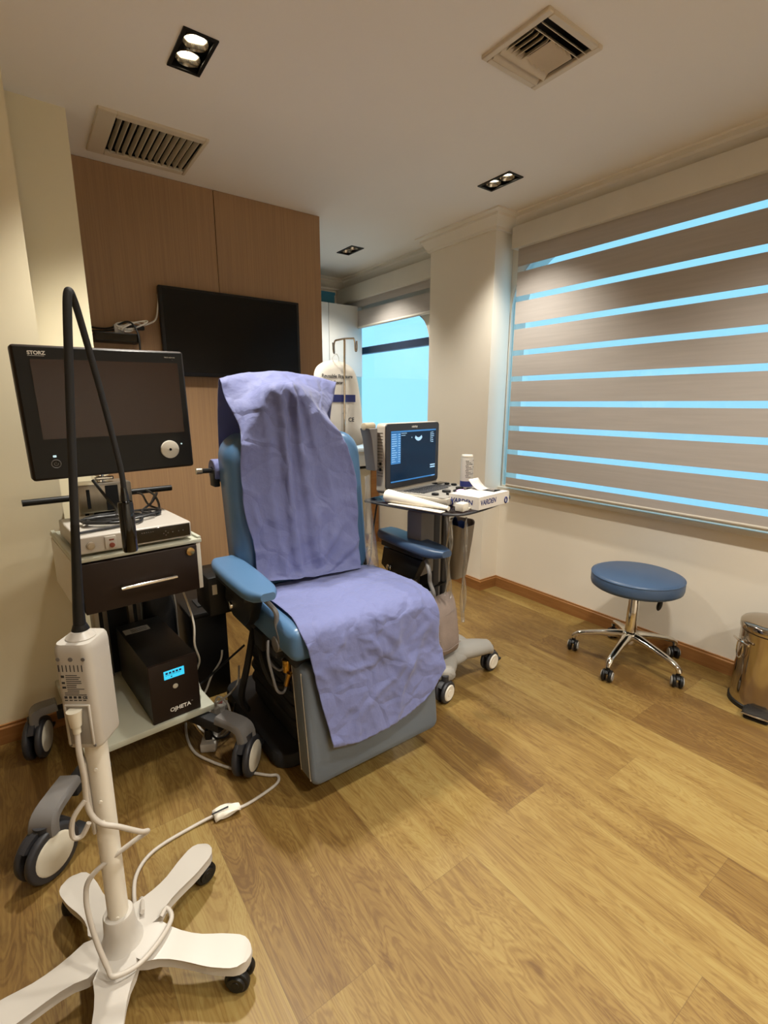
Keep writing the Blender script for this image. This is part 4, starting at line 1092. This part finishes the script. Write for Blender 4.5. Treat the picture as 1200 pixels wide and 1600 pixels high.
um = thing('ultrasound_machine', 'grey portable ultrasound machine with lit screen standing open on the trolley tray', 'ultrasound machine', UM @ V((-.03, .02, .9285)), UA)
uo = V((-.03, .02, .9285))
MB(uo).prism([(-.205, .165), (.175, .165), (.19, -.09), (.175, -.130), (-.175, -.130), (-.190, -.09)], .929, .962, .008).build('console', m_usbody, um)
MB(uo).prism(rrect(-.182, .165, -.122, .145, .02), .9615, .9645, .001).build('control_deck', m_lgrey, um)
mb = MB(uo)
for r_ in range(5):
    for c_ in range(14 - (r_ == 4) * 3): mb.box(-.165 + .0185 * c_ + .004 * r_, -.150 + .0185 * c_ + .004 * r_, .092 - .021 * r_, .109 - .021 * r_, .964, .968, .0015, 1)
mb.build('keyboard', m_dgrey, um)
mb = MB(uo)
for x, y, r_ in ((-.145, -.05, .016), (-.05, -.045, .02), (.06, -.045, .018), (.115, -.03, .012), (.13, .03, .014), (.13, .07, .012), (-.1, -.09, .012), (.068, -.092, .014)): mb.cyl((x, y, .9645), (x, y, .974), r_, n=20, bev=.003)
mb.build('control_knob', m_black, um)
MB(uo).tube([(.01 + .034 * math.cos(a), -.085 + .034 * math.sin(a), .966) for a in [2 * PI * i / 20 for i in range(20)]], .004, sm=1, closed=True).build('trackball_ring', m_black, um)
MB(uo).ball((.01, -.085, .9635), .024, .024, .010).build('trackball', m_glow, um)
MB(uo).box(.10, .175, .10, .14, .9645, .968, .001).build('side_screen', m_gloss, um)
# display, standing on the rear of the console
us = MB(uo).prism(rrect(-.236, .172, .955, 1.265, .018), 0, .052, .006, M=basis((0, .210, 0), (1, 0, 0), (0, 0, 1))).build('display_housing', m_usbody, um)
us_b = MB(uo).prism(rrect(-.234, .170, .975, 1.263, .016), 0, .006, .002, M=basis((0, .158, 0), (1, 0, 0), (0, 0, 1))).build('display_bezel', m_dgrey, um)
mb = MB(uo)
for k in range(15): mb.box(-.2375, -.2345, .170, .200, 1.225 - .0135 * k - .002, 1.225 - .0135 * k)
for z in (1.09, 1.065): mb.box(-.2378, -.2345, .178, .190, z - .008, z + .006)
mb.build('side_vent', m_black, us)
MB(uo).box(-.205, .143, .1512, .153, 1.0, 1.232).build('screen', m_us0, us_b)
mb = MB(uo).box(-.203, -.135, .1505, .1515, 1.085, 1.222).box(-.203, .141, .1505, .1515, 1.224, 1.231).box(-.203, .141, .1505, .1515, 1.002, 1.008)
mb.build('screen_panel', m_us1, us_b)
mb = MB(uo); random.seed(5)
for k in range(13):
    z = 1.217 - .010 * k
    mb.box(-.198, -.198 + .018 + .02 * random.random(), .1500, .1508, z - .0022, z); mb.box(-.152, -.138, .1500, .1508, z - .0022, z)
for k in range(6): mb.box(.105, .117 + .015 * random.random(), .1505, .1512, 1.214 - .009 * k, 1.217 - .009 * k)
mb.box(.098, .1, .1505, .1512, 1.17, 1.217)
for k in range(2): mb.box(.098, .138, .1505, .1512, 1.055 - .011 * k, 1.061 - .011 * k)
for k in range(2): mb.box(-.130, -.09 - .01 * k, .1505, .1512, 1.218 - .009 * k, 1.220 - .009 * k)
mb.box(-.054, -.05, .1505, .1512, 1.196, 1.20)
mb.box(.11, .138, .1505, .1512, 1.003, 1.006)
pts = [(.0 + .05 * math.cos(a) * .75, 1.222 + .042 * math.sin(a)) for a in [R(-140 + 100 * i / 12) for i in range(13)]] + [(.0 + .05 * math.cos(a) * .6, 1.222 + .026 * math.sin(a)) for a in [R(-40 - 100 * i / 12) for i in range(13)]]
mb.prism(pts, 0, .0008, M=basis((0, .1512, 0), (1, 0, 0), (0, 0, 1)))
mb.build('screen_text', m_us2, us_b)
text('mindray', .0135, m_inkw, us_b, Matrix.Translation(-uo) @ basis((-.03, .1518, 1.243), (1, 0, 0), (0, 0, 1)), align='CENTER', bold=.0004)
mb = MB(uo).prism([(-.30, 1.245), (-.245, 1.245), (-.245, 1.06), (-.262, 1.06), (-.285, 1.20)], 0, .06, .008, M=basis((0, .25, 0), (1, 0, 0), (0, 0, 1)))
mb.build('rear_handle', m_grey, um)
MB(uo).cyl((-.300, .225, 1.252), (-.236, .225, 1.252), .017, n=20, bev=.004).build('handle_grip', m_beige, um)

# things on the tray
def UW(x, y, z=.9285): return UM @ V((x, y, z))
gb = thing('gel_bottle', 'white ultrasound gel bottle with navy band standing behind the open carton', 'bottle', UW(.11, -.05, .9648), UA)
MB().lathe([(.0005, 0), (.027, 0), (.0295, .003), (.0295, .135), (.027, .142), (.0005, .1425)], n=32).build('bottle_body', m_white, gb)
MB().lathe([(.0295, .008), (.0299, .008), (.0299, .034), (.0295, .034)], n=32).build('navy_band', m_inkblue, gb)
MB().lathe([(.0005, .143), (.025, .143), (.0265, .146), (.0265, .152), (.025, .154), (.0005, .154)], n=32).build('cap', m_white2, gb)
mb = MB(); random.seed(8)
for k in range(11):
    a0 = R(205 + 4 * (k % 3)); z = .128 - .0075 * k
    for i in range(2 + k % 3): 
        a = a0 + i * .28; d = rot2(a)
        mb.box(-.0032, .0032, -.0004, .0006, -.0012, .0012, M=Matrix.Translation(d * .0297 + V((0, 0, z))) @ Matrix.Rotation(a + PI / 2, 4, 'Z'))
for k in range(3): 
    a = R(285) ; d = rot2(a); mb.box(-.006, .004, -.0004, .0006, -.0013, .0013, M=Matrix.Translation(d * .0297 + V((0, 0, .13 - .03 * k))) @ Matrix.Rotation(a + PI / 2, 4, 'Z'))
mb.build('label_print', m_ink, gb)

BA = R(9.5); bw, bd, bh = .235, .15, .052
bxo = V((1.449, 1.335, .9285))
cb = thing('supply_carton', 'flat white open carton with navy lettering at the front of the smoked tray', 'carton', bxo, BA)
mb = MB().box(0, bw, 0, .001, 0, bh).box(0, bw, bd - .001, bd, 0, bh).box(0, .001, 0, bd, 0, bh).box(bw - .001, bw, 0, bd, 0, bh).box(0, bw, 0, bd, 0, .001)
mb.box(.0, .16, .0, bd, bh - .001, bh).box(.16, bw, 0, .03, bh - .001, bh)
mb.build('carton_body', m_card, cb)
mb = MB(); g = []
for i in range(9):
    t = i / 8; g.append([V((x, bd * (.60 + .42 * t) , bh + .001 + .042 * t * t)) for x in (.145, .17, .195, .22)])
mb.grid(g).build('lid_flap', m_card, cb, solid=.001)
MB().box(.165, .225, .05, .14, .040, .046, .004).box(.19, .215, .032, .05, .045, .056, .003).build('contents', m_black, cb)
text('VARDEN', .030, m_inkblue, cb, basis((.012, -.0006, .018), (1, 0, 0), (.15, 0, 1)), bold=.0006)
text('VARDEN', .028, m_inkblue, cb, basis((-.0006, bd - .012, .018), (0, -1, 0), (0, -.1, 1)), bold=.0006)
mb = MB()
for q in (basis((.208, -.0008, .016), (1, 0, 0), (0, 0, 1)), basis((-.0008, .138, .014), (0, -1, 0), (0, 0, 1))):
    mb.tube([q @ V((.010 * math.cos(a), .012 * math.sin(a), 0)) for a in [2 * PI * i / 14 for i in range(14)]], .003, n=6, sm=1, closed=True)
mb.build('ring_mark', m_inkblue, cb)

pp = thing('paper_towel', 'rolled white paper towel lying along the edge of the smoked tray', 'paper towel', UW(-.262, -.03), UA)
rings = []
for i in range(8):
    t = i / 7; y = .15 - .30 * t; r = .030 - .020 * t
    rings.append([(.004 + .02 * t + r * 1.15 * math.cos(a), y, r * .95 + r * math.sin(a) * .95) for a in [2 * PI * j / 20 for j in range(20)]])
MB().loft(rings).build('rolled_part', m_paper, pp, angle=60)
MB().box(-.035, .0, -.15, .12, .0, .004, .001).build('loose_end', m_paper, pp)
t = thing('tray_clip', 'small translucent white clip on the front edge of the smoked tray', 'clip', UW(-.205, -.21), UA)
MB().box(-.022, .026, -.03, .01, .0, .035, .006).build('clip_body', m_white2, t)
MB().box(.03, .12, -.02, -.014, .0, .008, .002).build('clip_strap', m_cream, t)

# bins hung on the trolley columns
def hung_bin(name, label, x, y, z0, z1, w0, w1, d0, d1, ang, mat):
    t = thing(name, label, 'bin', UW(x, y, z0), UA + ang, 'grey bins hung on the ultrasound trolley'); h = z1 - z0
    rings = []
    def sec(k, ins=0):
        w = w0 + (w1 - w0) * k - ins; d = d0 + (d1 - d0) * k - ins
        return [(a, b_) for a, b_ in rrect(-w, w, -d, d, min(w, d) * .45, 5)]
    dip = lambda a, k: -.025 * k * math.cos(a * 8)
    for k in (0, .25, .5, .75, 1): rings.append([(a, b_, k * h + (.03 * (abs(a) / w1) ** 2 if k == 1 else 0)) for a, b_ in sec(k)])
    for k in (1, .5, .03): rings.append([(a, b_, k * h + (.03 * (abs(a) / w1) ** 2 if k == 1 else 0)) for a, b_ in sec(k, .004)])
    MB().loft(rings).build('bin_body', mat, t, angle=50)
    return t
hung_bin('hanging_bin', 'tapered grey bin with blue liner hung on the far side of the trolley columns', .155, .03, .50, .755, .055, .085, .05, .075, R(0), m_basket)
hung_bin('hanging_bin', 'taupe bin hung behind the chair armrest on the trolley columns', -.06, .165, .33, .60, .05, .066, .05, .06, R(0), m_basket)
mb = MB(); g = []
for i in range(10):
    t_ = i / 9
    g.append([UW(.11 + .09 * s + .01 * math.sin(9 * s), .01 + .06 * math.sin(PI * s), .71 + .10 * math.sin(PI * t_) * (1 - .45 * s) + .012 * math.sin(12 * s + 5 * t_)) + V((0, -.05 + .09 * t_, 0)) for s in [j / 11 for j in range(12)]])
tag(mb.grid(g).build('waste_liner', m_blueplast, solid=.001, angle=70), 'crumpled blue sheet sticking out of the tapered grey bin', 'sheet')

# cushion resting on the trolley base
cu = thing('cushion', 'taupe quilted cushion propped upright on the trolley base beside the chair', 'cushion', UW(-.065, -.052, .186), UA - R(6))
rings = []; n = 28
for k in range(13):
    v = -1 + 2 * k / 12; th = .052 * (1 - abs(v) ** 3.2) ** .6 + .004
    wv = .094 - .010 * (1 - v * v); zz = .142 + v * .142 
    rings.append([(wv * math.copysign(abs(math.cos(a)) ** .55, math.cos(a)), th * math.copysign(abs(math.sin(a)) ** .9, math.sin(a)) * (1 if abs(math.cos(a)) < .9 else .8) + .022 * v, zz + .012 * math.cos(a) ** 2 * v) for a in [2 * PI * j / n for j in range(n)]])
MB().loft(rings).build('cushion_body', m_pillow, cu, angle=80, sub=1)
mb = MB()
for z in (.055, .105, .16, .215): mb.tube([(x, -.050 * (1 - (x / .11) ** 2) ** .5 + .022 * (z / .135 - 1) - .004, z + .004 * math.sin(x * 40)) for x in (-.08, -.05, -.02, .02, .05, .08)], .0018, n=5)
mb.tube([(.090, .022 * (z / .135 - 1) - .0, z) for z in (.01, .06, .13, .2, .262)], .0035, n=6)
mb.build('seam_piping', m_pillow, cu)
# clear plastic sleeves over the probe cables
mb = MB()
for x, y, z0, z1, ph in ((.085, -.07, .30, .83, 0), (.10, -.065, .34, .80, 2), (-.075, -.09, .48, .86, 1), (-.09, -.085, .50, .88, 3)):
    g = []
    for i in range(18):
        t_ = i / 17; z = z1 + (z0 - z1) * t_
        g.append([UW(x + .009 * s + .006 * math.sin(7 * t_ + ph), y - .008 * math.cos(2 * s) + .006 * math.sin(11 * t_ + ph + s), z) for s in (-1, -.5, 0, .5, 1)])
    mb.grid(g)
tag(mb.build('cable_sleeve', m_clear, solid=.0006, angle=70), 'clear crinkled plastic sleeves hanging down the trolley columns', 'plastic sleeve')
mb = MB(); g = []
for i in range(14):
    t_ = i / 13; z = 1.05 - .62 * t_
    g.append([UW(-.335 + .03 * s - .012 * math.sin(5 * t_), .17 - .05 * t_ + .012 * math.sin(6 * t_ + 2 * s), z) for s in (-1, -.4, .2, .8)])
tag(mb.grid(g).build('cable_sleeve', m_clear, solid=.0006, angle=70), 'clear plastic sleeve hanging between chair back and ultrasound machine', 'plastic sleeve')
tag(MB().tube([(1.33, 1.86, .905), (1.345, 1.90, .86), (1.33, 1.90, .78), (1.315, 1.90, .70), (1.31, 1.90, .62), (1.29, 1.90, .55)], .0045).build('probe_cable', m_cableb), 'thin black cable hanging under the smoked tray behind the chair arm', 'cable')

# ================================================================== stool
STX, STY = 2.475, 1.165
st = thing('round_stool', 'round blue vinyl stool on a chrome five star base by the window wall', 'stool', (STX, STY, 0)); o = st.location.copy()
MB(o).lathe([(.0005, .42), (.16, .42), (.205, .424), (.216, .432), (.219, .444), (.219, .482), (.214, .492), (.20, .498), (.0005, .501)], (STX, STY, 0), 56).build('seat', m_vinyl3, st, angle=50)
MB(o).tube([(STX + .2175 * math.cos(a), STY + .2175 * math.sin(a), .488) for a in [2 * PI * i / 40 for i in range(40)]], .0028, n=6, sm=1, closed=True).build('piping', m_vinyl3, st)
MB(o).lathe([(.06, .40), (.09, .405), (.09, .42), (.0005, .42)], (STX, STY, 0), 24).box(STX - .09, STX + .09, STY - .06, STY + .06, .405, .42, .004).build('seat_plate', m_black, st)
MB(o).lathe([(.028, .16), (.028, .375), (.025, .38), (.025, .385)], (STX, STY, 0), 32).lathe([(.018, .38), (.018, .42)], (STX, STY, 0), 24).build('gas_column', m_chrome, st)
MB(o).tube([(STX + .02, STY - .05, .41), (STX - .005, STY - .105, .402), (STX - .01, STY - .118, .39)], .007).ball((STX - .008, STY - .13, .368), .015, .012, .030, M=Matrix.Rotation(R(28), 4, 'Y')).build('height_lever', m_black, st)
mb = MB(o).lathe([(.034, .11), (.042, .125), (.042, .165), (.034, .175)], (STX, STY, 0), 28)
sang = [R(a) for a in (-127, -55, 17, 89, 161)]
sang = [math.atan2(y - STY, x - STX) for x, y in ((2.147, 1.085), (2.399, .848), (2.72, 1.0), (2.72, 1.40), (2.318, 1.41))]
base_a = sum((a - sang[0] - R(72) * k + PI) % (2 * PI) - PI for k, a in enumerate(sang)) / 5 + sang[0]
sang = [base_a + R(72) * k for k in range(5)]
for a in sang:
    d = rot2(a); w = V((-d.y, d.x, 0)); c = V((STX, STY, 0)); rr = []
    for l, z, hw_, hh in ((.025, .150, .028, .024), (.06, .149, .025, .021), (.13, .138, .020, .016), (.21, .120, .018, .014), (.255, .106, .017, .014), (.272, .094, .015, .014), (.278, .076, .014, .014)):
        up = V((0, 0, 1)) if l < .26 else (V((0, 0, 1)) * .3 + d).normalized()
        rr.append([c + d * l + V((0, 0, z)) + w * hw_ * math.cos(u) + up * hh * math.sin(u) for u in [2 * PI * j / 14 for j in range(14)]])
    mb.loft(rr)
mb.build('star_base', m_chrome, st, angle=60)
for k, a in enumerate(sang):
    d = rot2(a); c = V((STX + d.x * .275, STY + d.y * .275, .030))
    caster(st, o, c, .030, [R(-75), R(-60), R(-48), R(-30), R(-70)][k], .046, hub=m_lgrey, hood=m_black, pedal=False, top=.055)

# ================================================================== pedal bin
bn = thing('pedal_bin', 'polished steel pedal bin standing at the window wall near the stool', 'bin', (2.60, .60, 0)); o = bn.location.copy()
PBX, PBY = 2.60, .60
MB(o).lathe([(.126, .016), (.124, .024), (.122, .36)], (PBX, PBY, 0), 64).build('bin_body', m_steel, bn)
MB(o).lathe([(.118, 0), (.130, 0), (.130, .018), (.126, .022), (.118, .022)], (PBX, PBY, 0), 56).build('base_ring', m_black, bn)
MB(o).lathe([(.1215, .36), (.1215, .366), (.10, .366)], (PBX, PBY, 0), 56).build('seal', m_black, bn)
MB(o).lathe([(.126, .366), (.127, .37), (.1265, .392), (.122, .398), (.10, .404), (.05, .410), (.0005, .412)], (PBX, PBY, 0), 64).build('lid', m_steel, bn)
pd = rot2(R(190)); pw = V((-pd.y, pd.x, 0)); pc_ = V((PBX, PBY, 0)) + pd * .14
PM = Matrix(((pd.x, pw.x, 0, pc_.x), (pd.y, pw.y, 0, pc_.y), (0, 0, 1, 0), (0, 0, 0, 1)))
MB(o).prism(rrect(-.02, .052, -.05, .05, .012), .022, .034, .003, M=PM).prism(rrect(-.02, .045, -.045, .045, .012), 0, .012, .002, M=PM).build('pedal', m_black, bn)
MB(o).tube([PM @ V(p) for p in ((.054, -.052, .028), (.056, 0, .028), (.054, .052, .028))], .004).build('pedal_trim', m_chrome, bn)
hd_ = rot2(R(140)); hwv = V((-hd_.y, hd_.x, 0)); hc = V((PBX, PBY, .31)) + hd_ * .122
MB(o).cyl(hc, hc + hd_ * .012, .010, n=16, bev=.002).tube([hc + hd_ * .010 + hwv * .020 * math.cos(a) + V((0, 0, .045 * math.sin(a) - .035)) + hd_ * .004 for a in [2 * PI * i / 18 for i in range(18)]], .0028, n=8, sm=2, closed=True).tube([hc + hd_ * .012 - hwv * .05, hc + hd_ * .016, hc + hd_ * .012 + hwv * .05], .005).build('carry_handle', m_chrome, bn)

# ================================================================== power strip and cables between trolley and chair
ps = thing('power_strip', 'white power strip on the floor crowded with plugs beside the chair base', 'power strip', (.505, 1.90, 0), R(62))
MB().box(-.15, .15, -.03, .03, .0, .038, .006).build('strip_body', m_white, ps)
mb = MB()
for k in range(4): mb.cyl((-.11 + .07 * k, 0, .038), (-.11 + .07 * k, 0, .0395), .02, n=24)
mb.build('socket', m_white2, ps)
MB().box(.118, .135, -.01, .01, .037, .043, .002).build('switch', pm('red_switch', '8a2a20', .4), ps)
for k, (u_, lab, mt) in enumerate(((-.11, 'black plug with its lead standing in the power strip nearest the trolley wheel', m_black), (-.04, 'white angled plug in the middle of the power strip', m_white), (.03, 'white plug standing tall in the power strip', m_white))):
    p = V((.505, 1.90, 0)) + rot2(R(62)) * u_
    t = thing('mains_plug', lab, 'plug', (p.x, p.y, .0395), R(62 + 20 * k), 'plugs in the power strip'); o = t.location.copy()
    MB().prism(rrect(-.018, .018, -.014, .014, .006), 0, .045, .005).build('plug_body', mt, t)
    MB().cyl((0, 0, .045), (0, 0, .065), .007, .004, n=12).build('strain_relief', mt, t)
def cab(pts, r, mat, lab):
    pts = [V(p) + V((-.01, .16, 0)) * max(0, min(1, (.42 - p[2]) / .2)) for p in pts]
    tag(MB().tube(pts, r, n=8).build('power_cable', mat), lab, 'cable', 'cables between trolley and chair')
cab([(.40, 2.35, .72), (.425, 2.1, .70), (.432, 1.93, .63), (.445, 1.86, .52), (.435, 1.83, .44), (.455, 1.80, .36), (.452, 1.78, .28), (.468, 1.73, .20), (.48, 1.68, .13), (.466, 1.645, .10)], .004, m_cablew, 'white lead winding down beside the trolley towards the power strip')
cab([(.56, 1.84, .35), (.55, 1.80, .31), (.52, 1.77, .24), (.49, 1.74, .19), (.45, 1.72, .15), (.43, 1.73, .10), (.45, 1.8, .03)], .0042, m_cablew, 'white lead from the chair mechanism looping behind the trolley wheel')
cab([(.60, 1.75, .42), (.55, 1.76, .32), (.50, 1.76, .24), (.45, 1.75, .20), (.425, 1.76, .12), (.43, 1.85, .02)], .0045, m_cableb, 'black lead slanting from the chair frame to the trolley shelf')
cab([(.497, 1.705, .105), (.50, 1.69, .14), (.53, 1.68, .16), (.585, 1.69, .18), (.62, 1.72, .20), (.64, 1.78, .24)], .0042, m_cableg, 'grey lead arching from the power strip into the chair frame')
cab([(.53, 1.767, .105), (.545, 1.76, .13), (.57, 1.72, .10), (.56, 1.68, .04), (.52, 1.665, .008), (.48, 1.70, .006), (.46, 1.80, .006), (.50, 1.86, .006), (.58, 1.86, .006)], .0045, m_cablew, 'white lead curled on the floor round the power strip')
cab([(.466, 1.645, .105), (.46, 1.63, .09), (.485, 1.62, .04), (.545, 1.65, .02), (.58, 1.70, .05), (.60, 1.72, .10)], .0042, m_cableb, 'black lead looping in front of the power strip')

# ================================================================== camera
cam = bpy.data.cameras.new('camera'); co = bpy.data.objects.new('camera', cam); C.objects.link(co)
pitch, roll, yaw, F = 0.218015069, 0.00235001275, 0.631540984, 765.078
fw = V((math.sin(yaw) * math.cos(pitch), math.cos(yaw) * math.cos(pitch), -math.sin(pitch)))
rt = V((math.cos(yaw), -math.sin(yaw), 0)); upv = rt.cross(fw)
r2 = rt * math.cos(roll) + upv * math.sin(roll); u2 = upv * math.cos(roll) - rt * math.sin(roll)
co.matrix_world = Matrix(((r2.x, u2.x, -fw.x, 0), (r2.y, u2.y, -fw.y, 0), (r2.z, u2.z, -fw.z, 1.35), (0, 0, 0, 1)))
cam.sensor_fit = 'VERTICAL'; cam.sensor_height = 32; cam.sensor_width = 24; cam.lens = F * 32 / 1600; cam.clip_start = .02
sc = bpy.context.scene; sc.camera = co

# ================================================================== daylight
w = bpy.data.worlds.new('sky'); sc.world = w; w.use_nodes = True
k = NT(w); bg = k.n['Background']
tc = k.add('ShaderNodeTexCoord'); sp = k.add('ShaderNodeSeparateXYZ'); k.link(tc.outputs['Generated'], sp.inputs[0])
cr = k.add('ShaderNodeValToRGB'); e = cr.color_ramp.elements
e[0].position = .42; e[0].color = (.43, .84, 1.2, 1); e[1].position = .62; e[1].color = (.48, .91, 1.25, 1)
k.link(k.math('MULTIPLY_ADD', sp.outputs[2], .5, .5), cr.inputs[0]); k.link(cr.outputs[0], bg.inputs[0])
bg.inputs[1].default_value = 1.25

sc.view_settings.view_transform = 'Standard'; sc.view_settings.look = 'None'; sc.view_settings.gamma = 1; sc.view_settings.use_curve_mapping = False
sc.view_settings.exposure = 0
sc.cycles.use_denoising = True
sc.cycles.max_bounces = 10; sc.cycles.diffuse_bounces = 6; sc.cycles.glossy_bounces = 5; sc.cycles.transmission_bounces = 8; sc.cycles.transparent_max_bounces = 16
sc.cycles.sample_clamp_indirect = 6; sc.cycles.caustics_reflective = False; sc.cycles.caustics_refractive = False
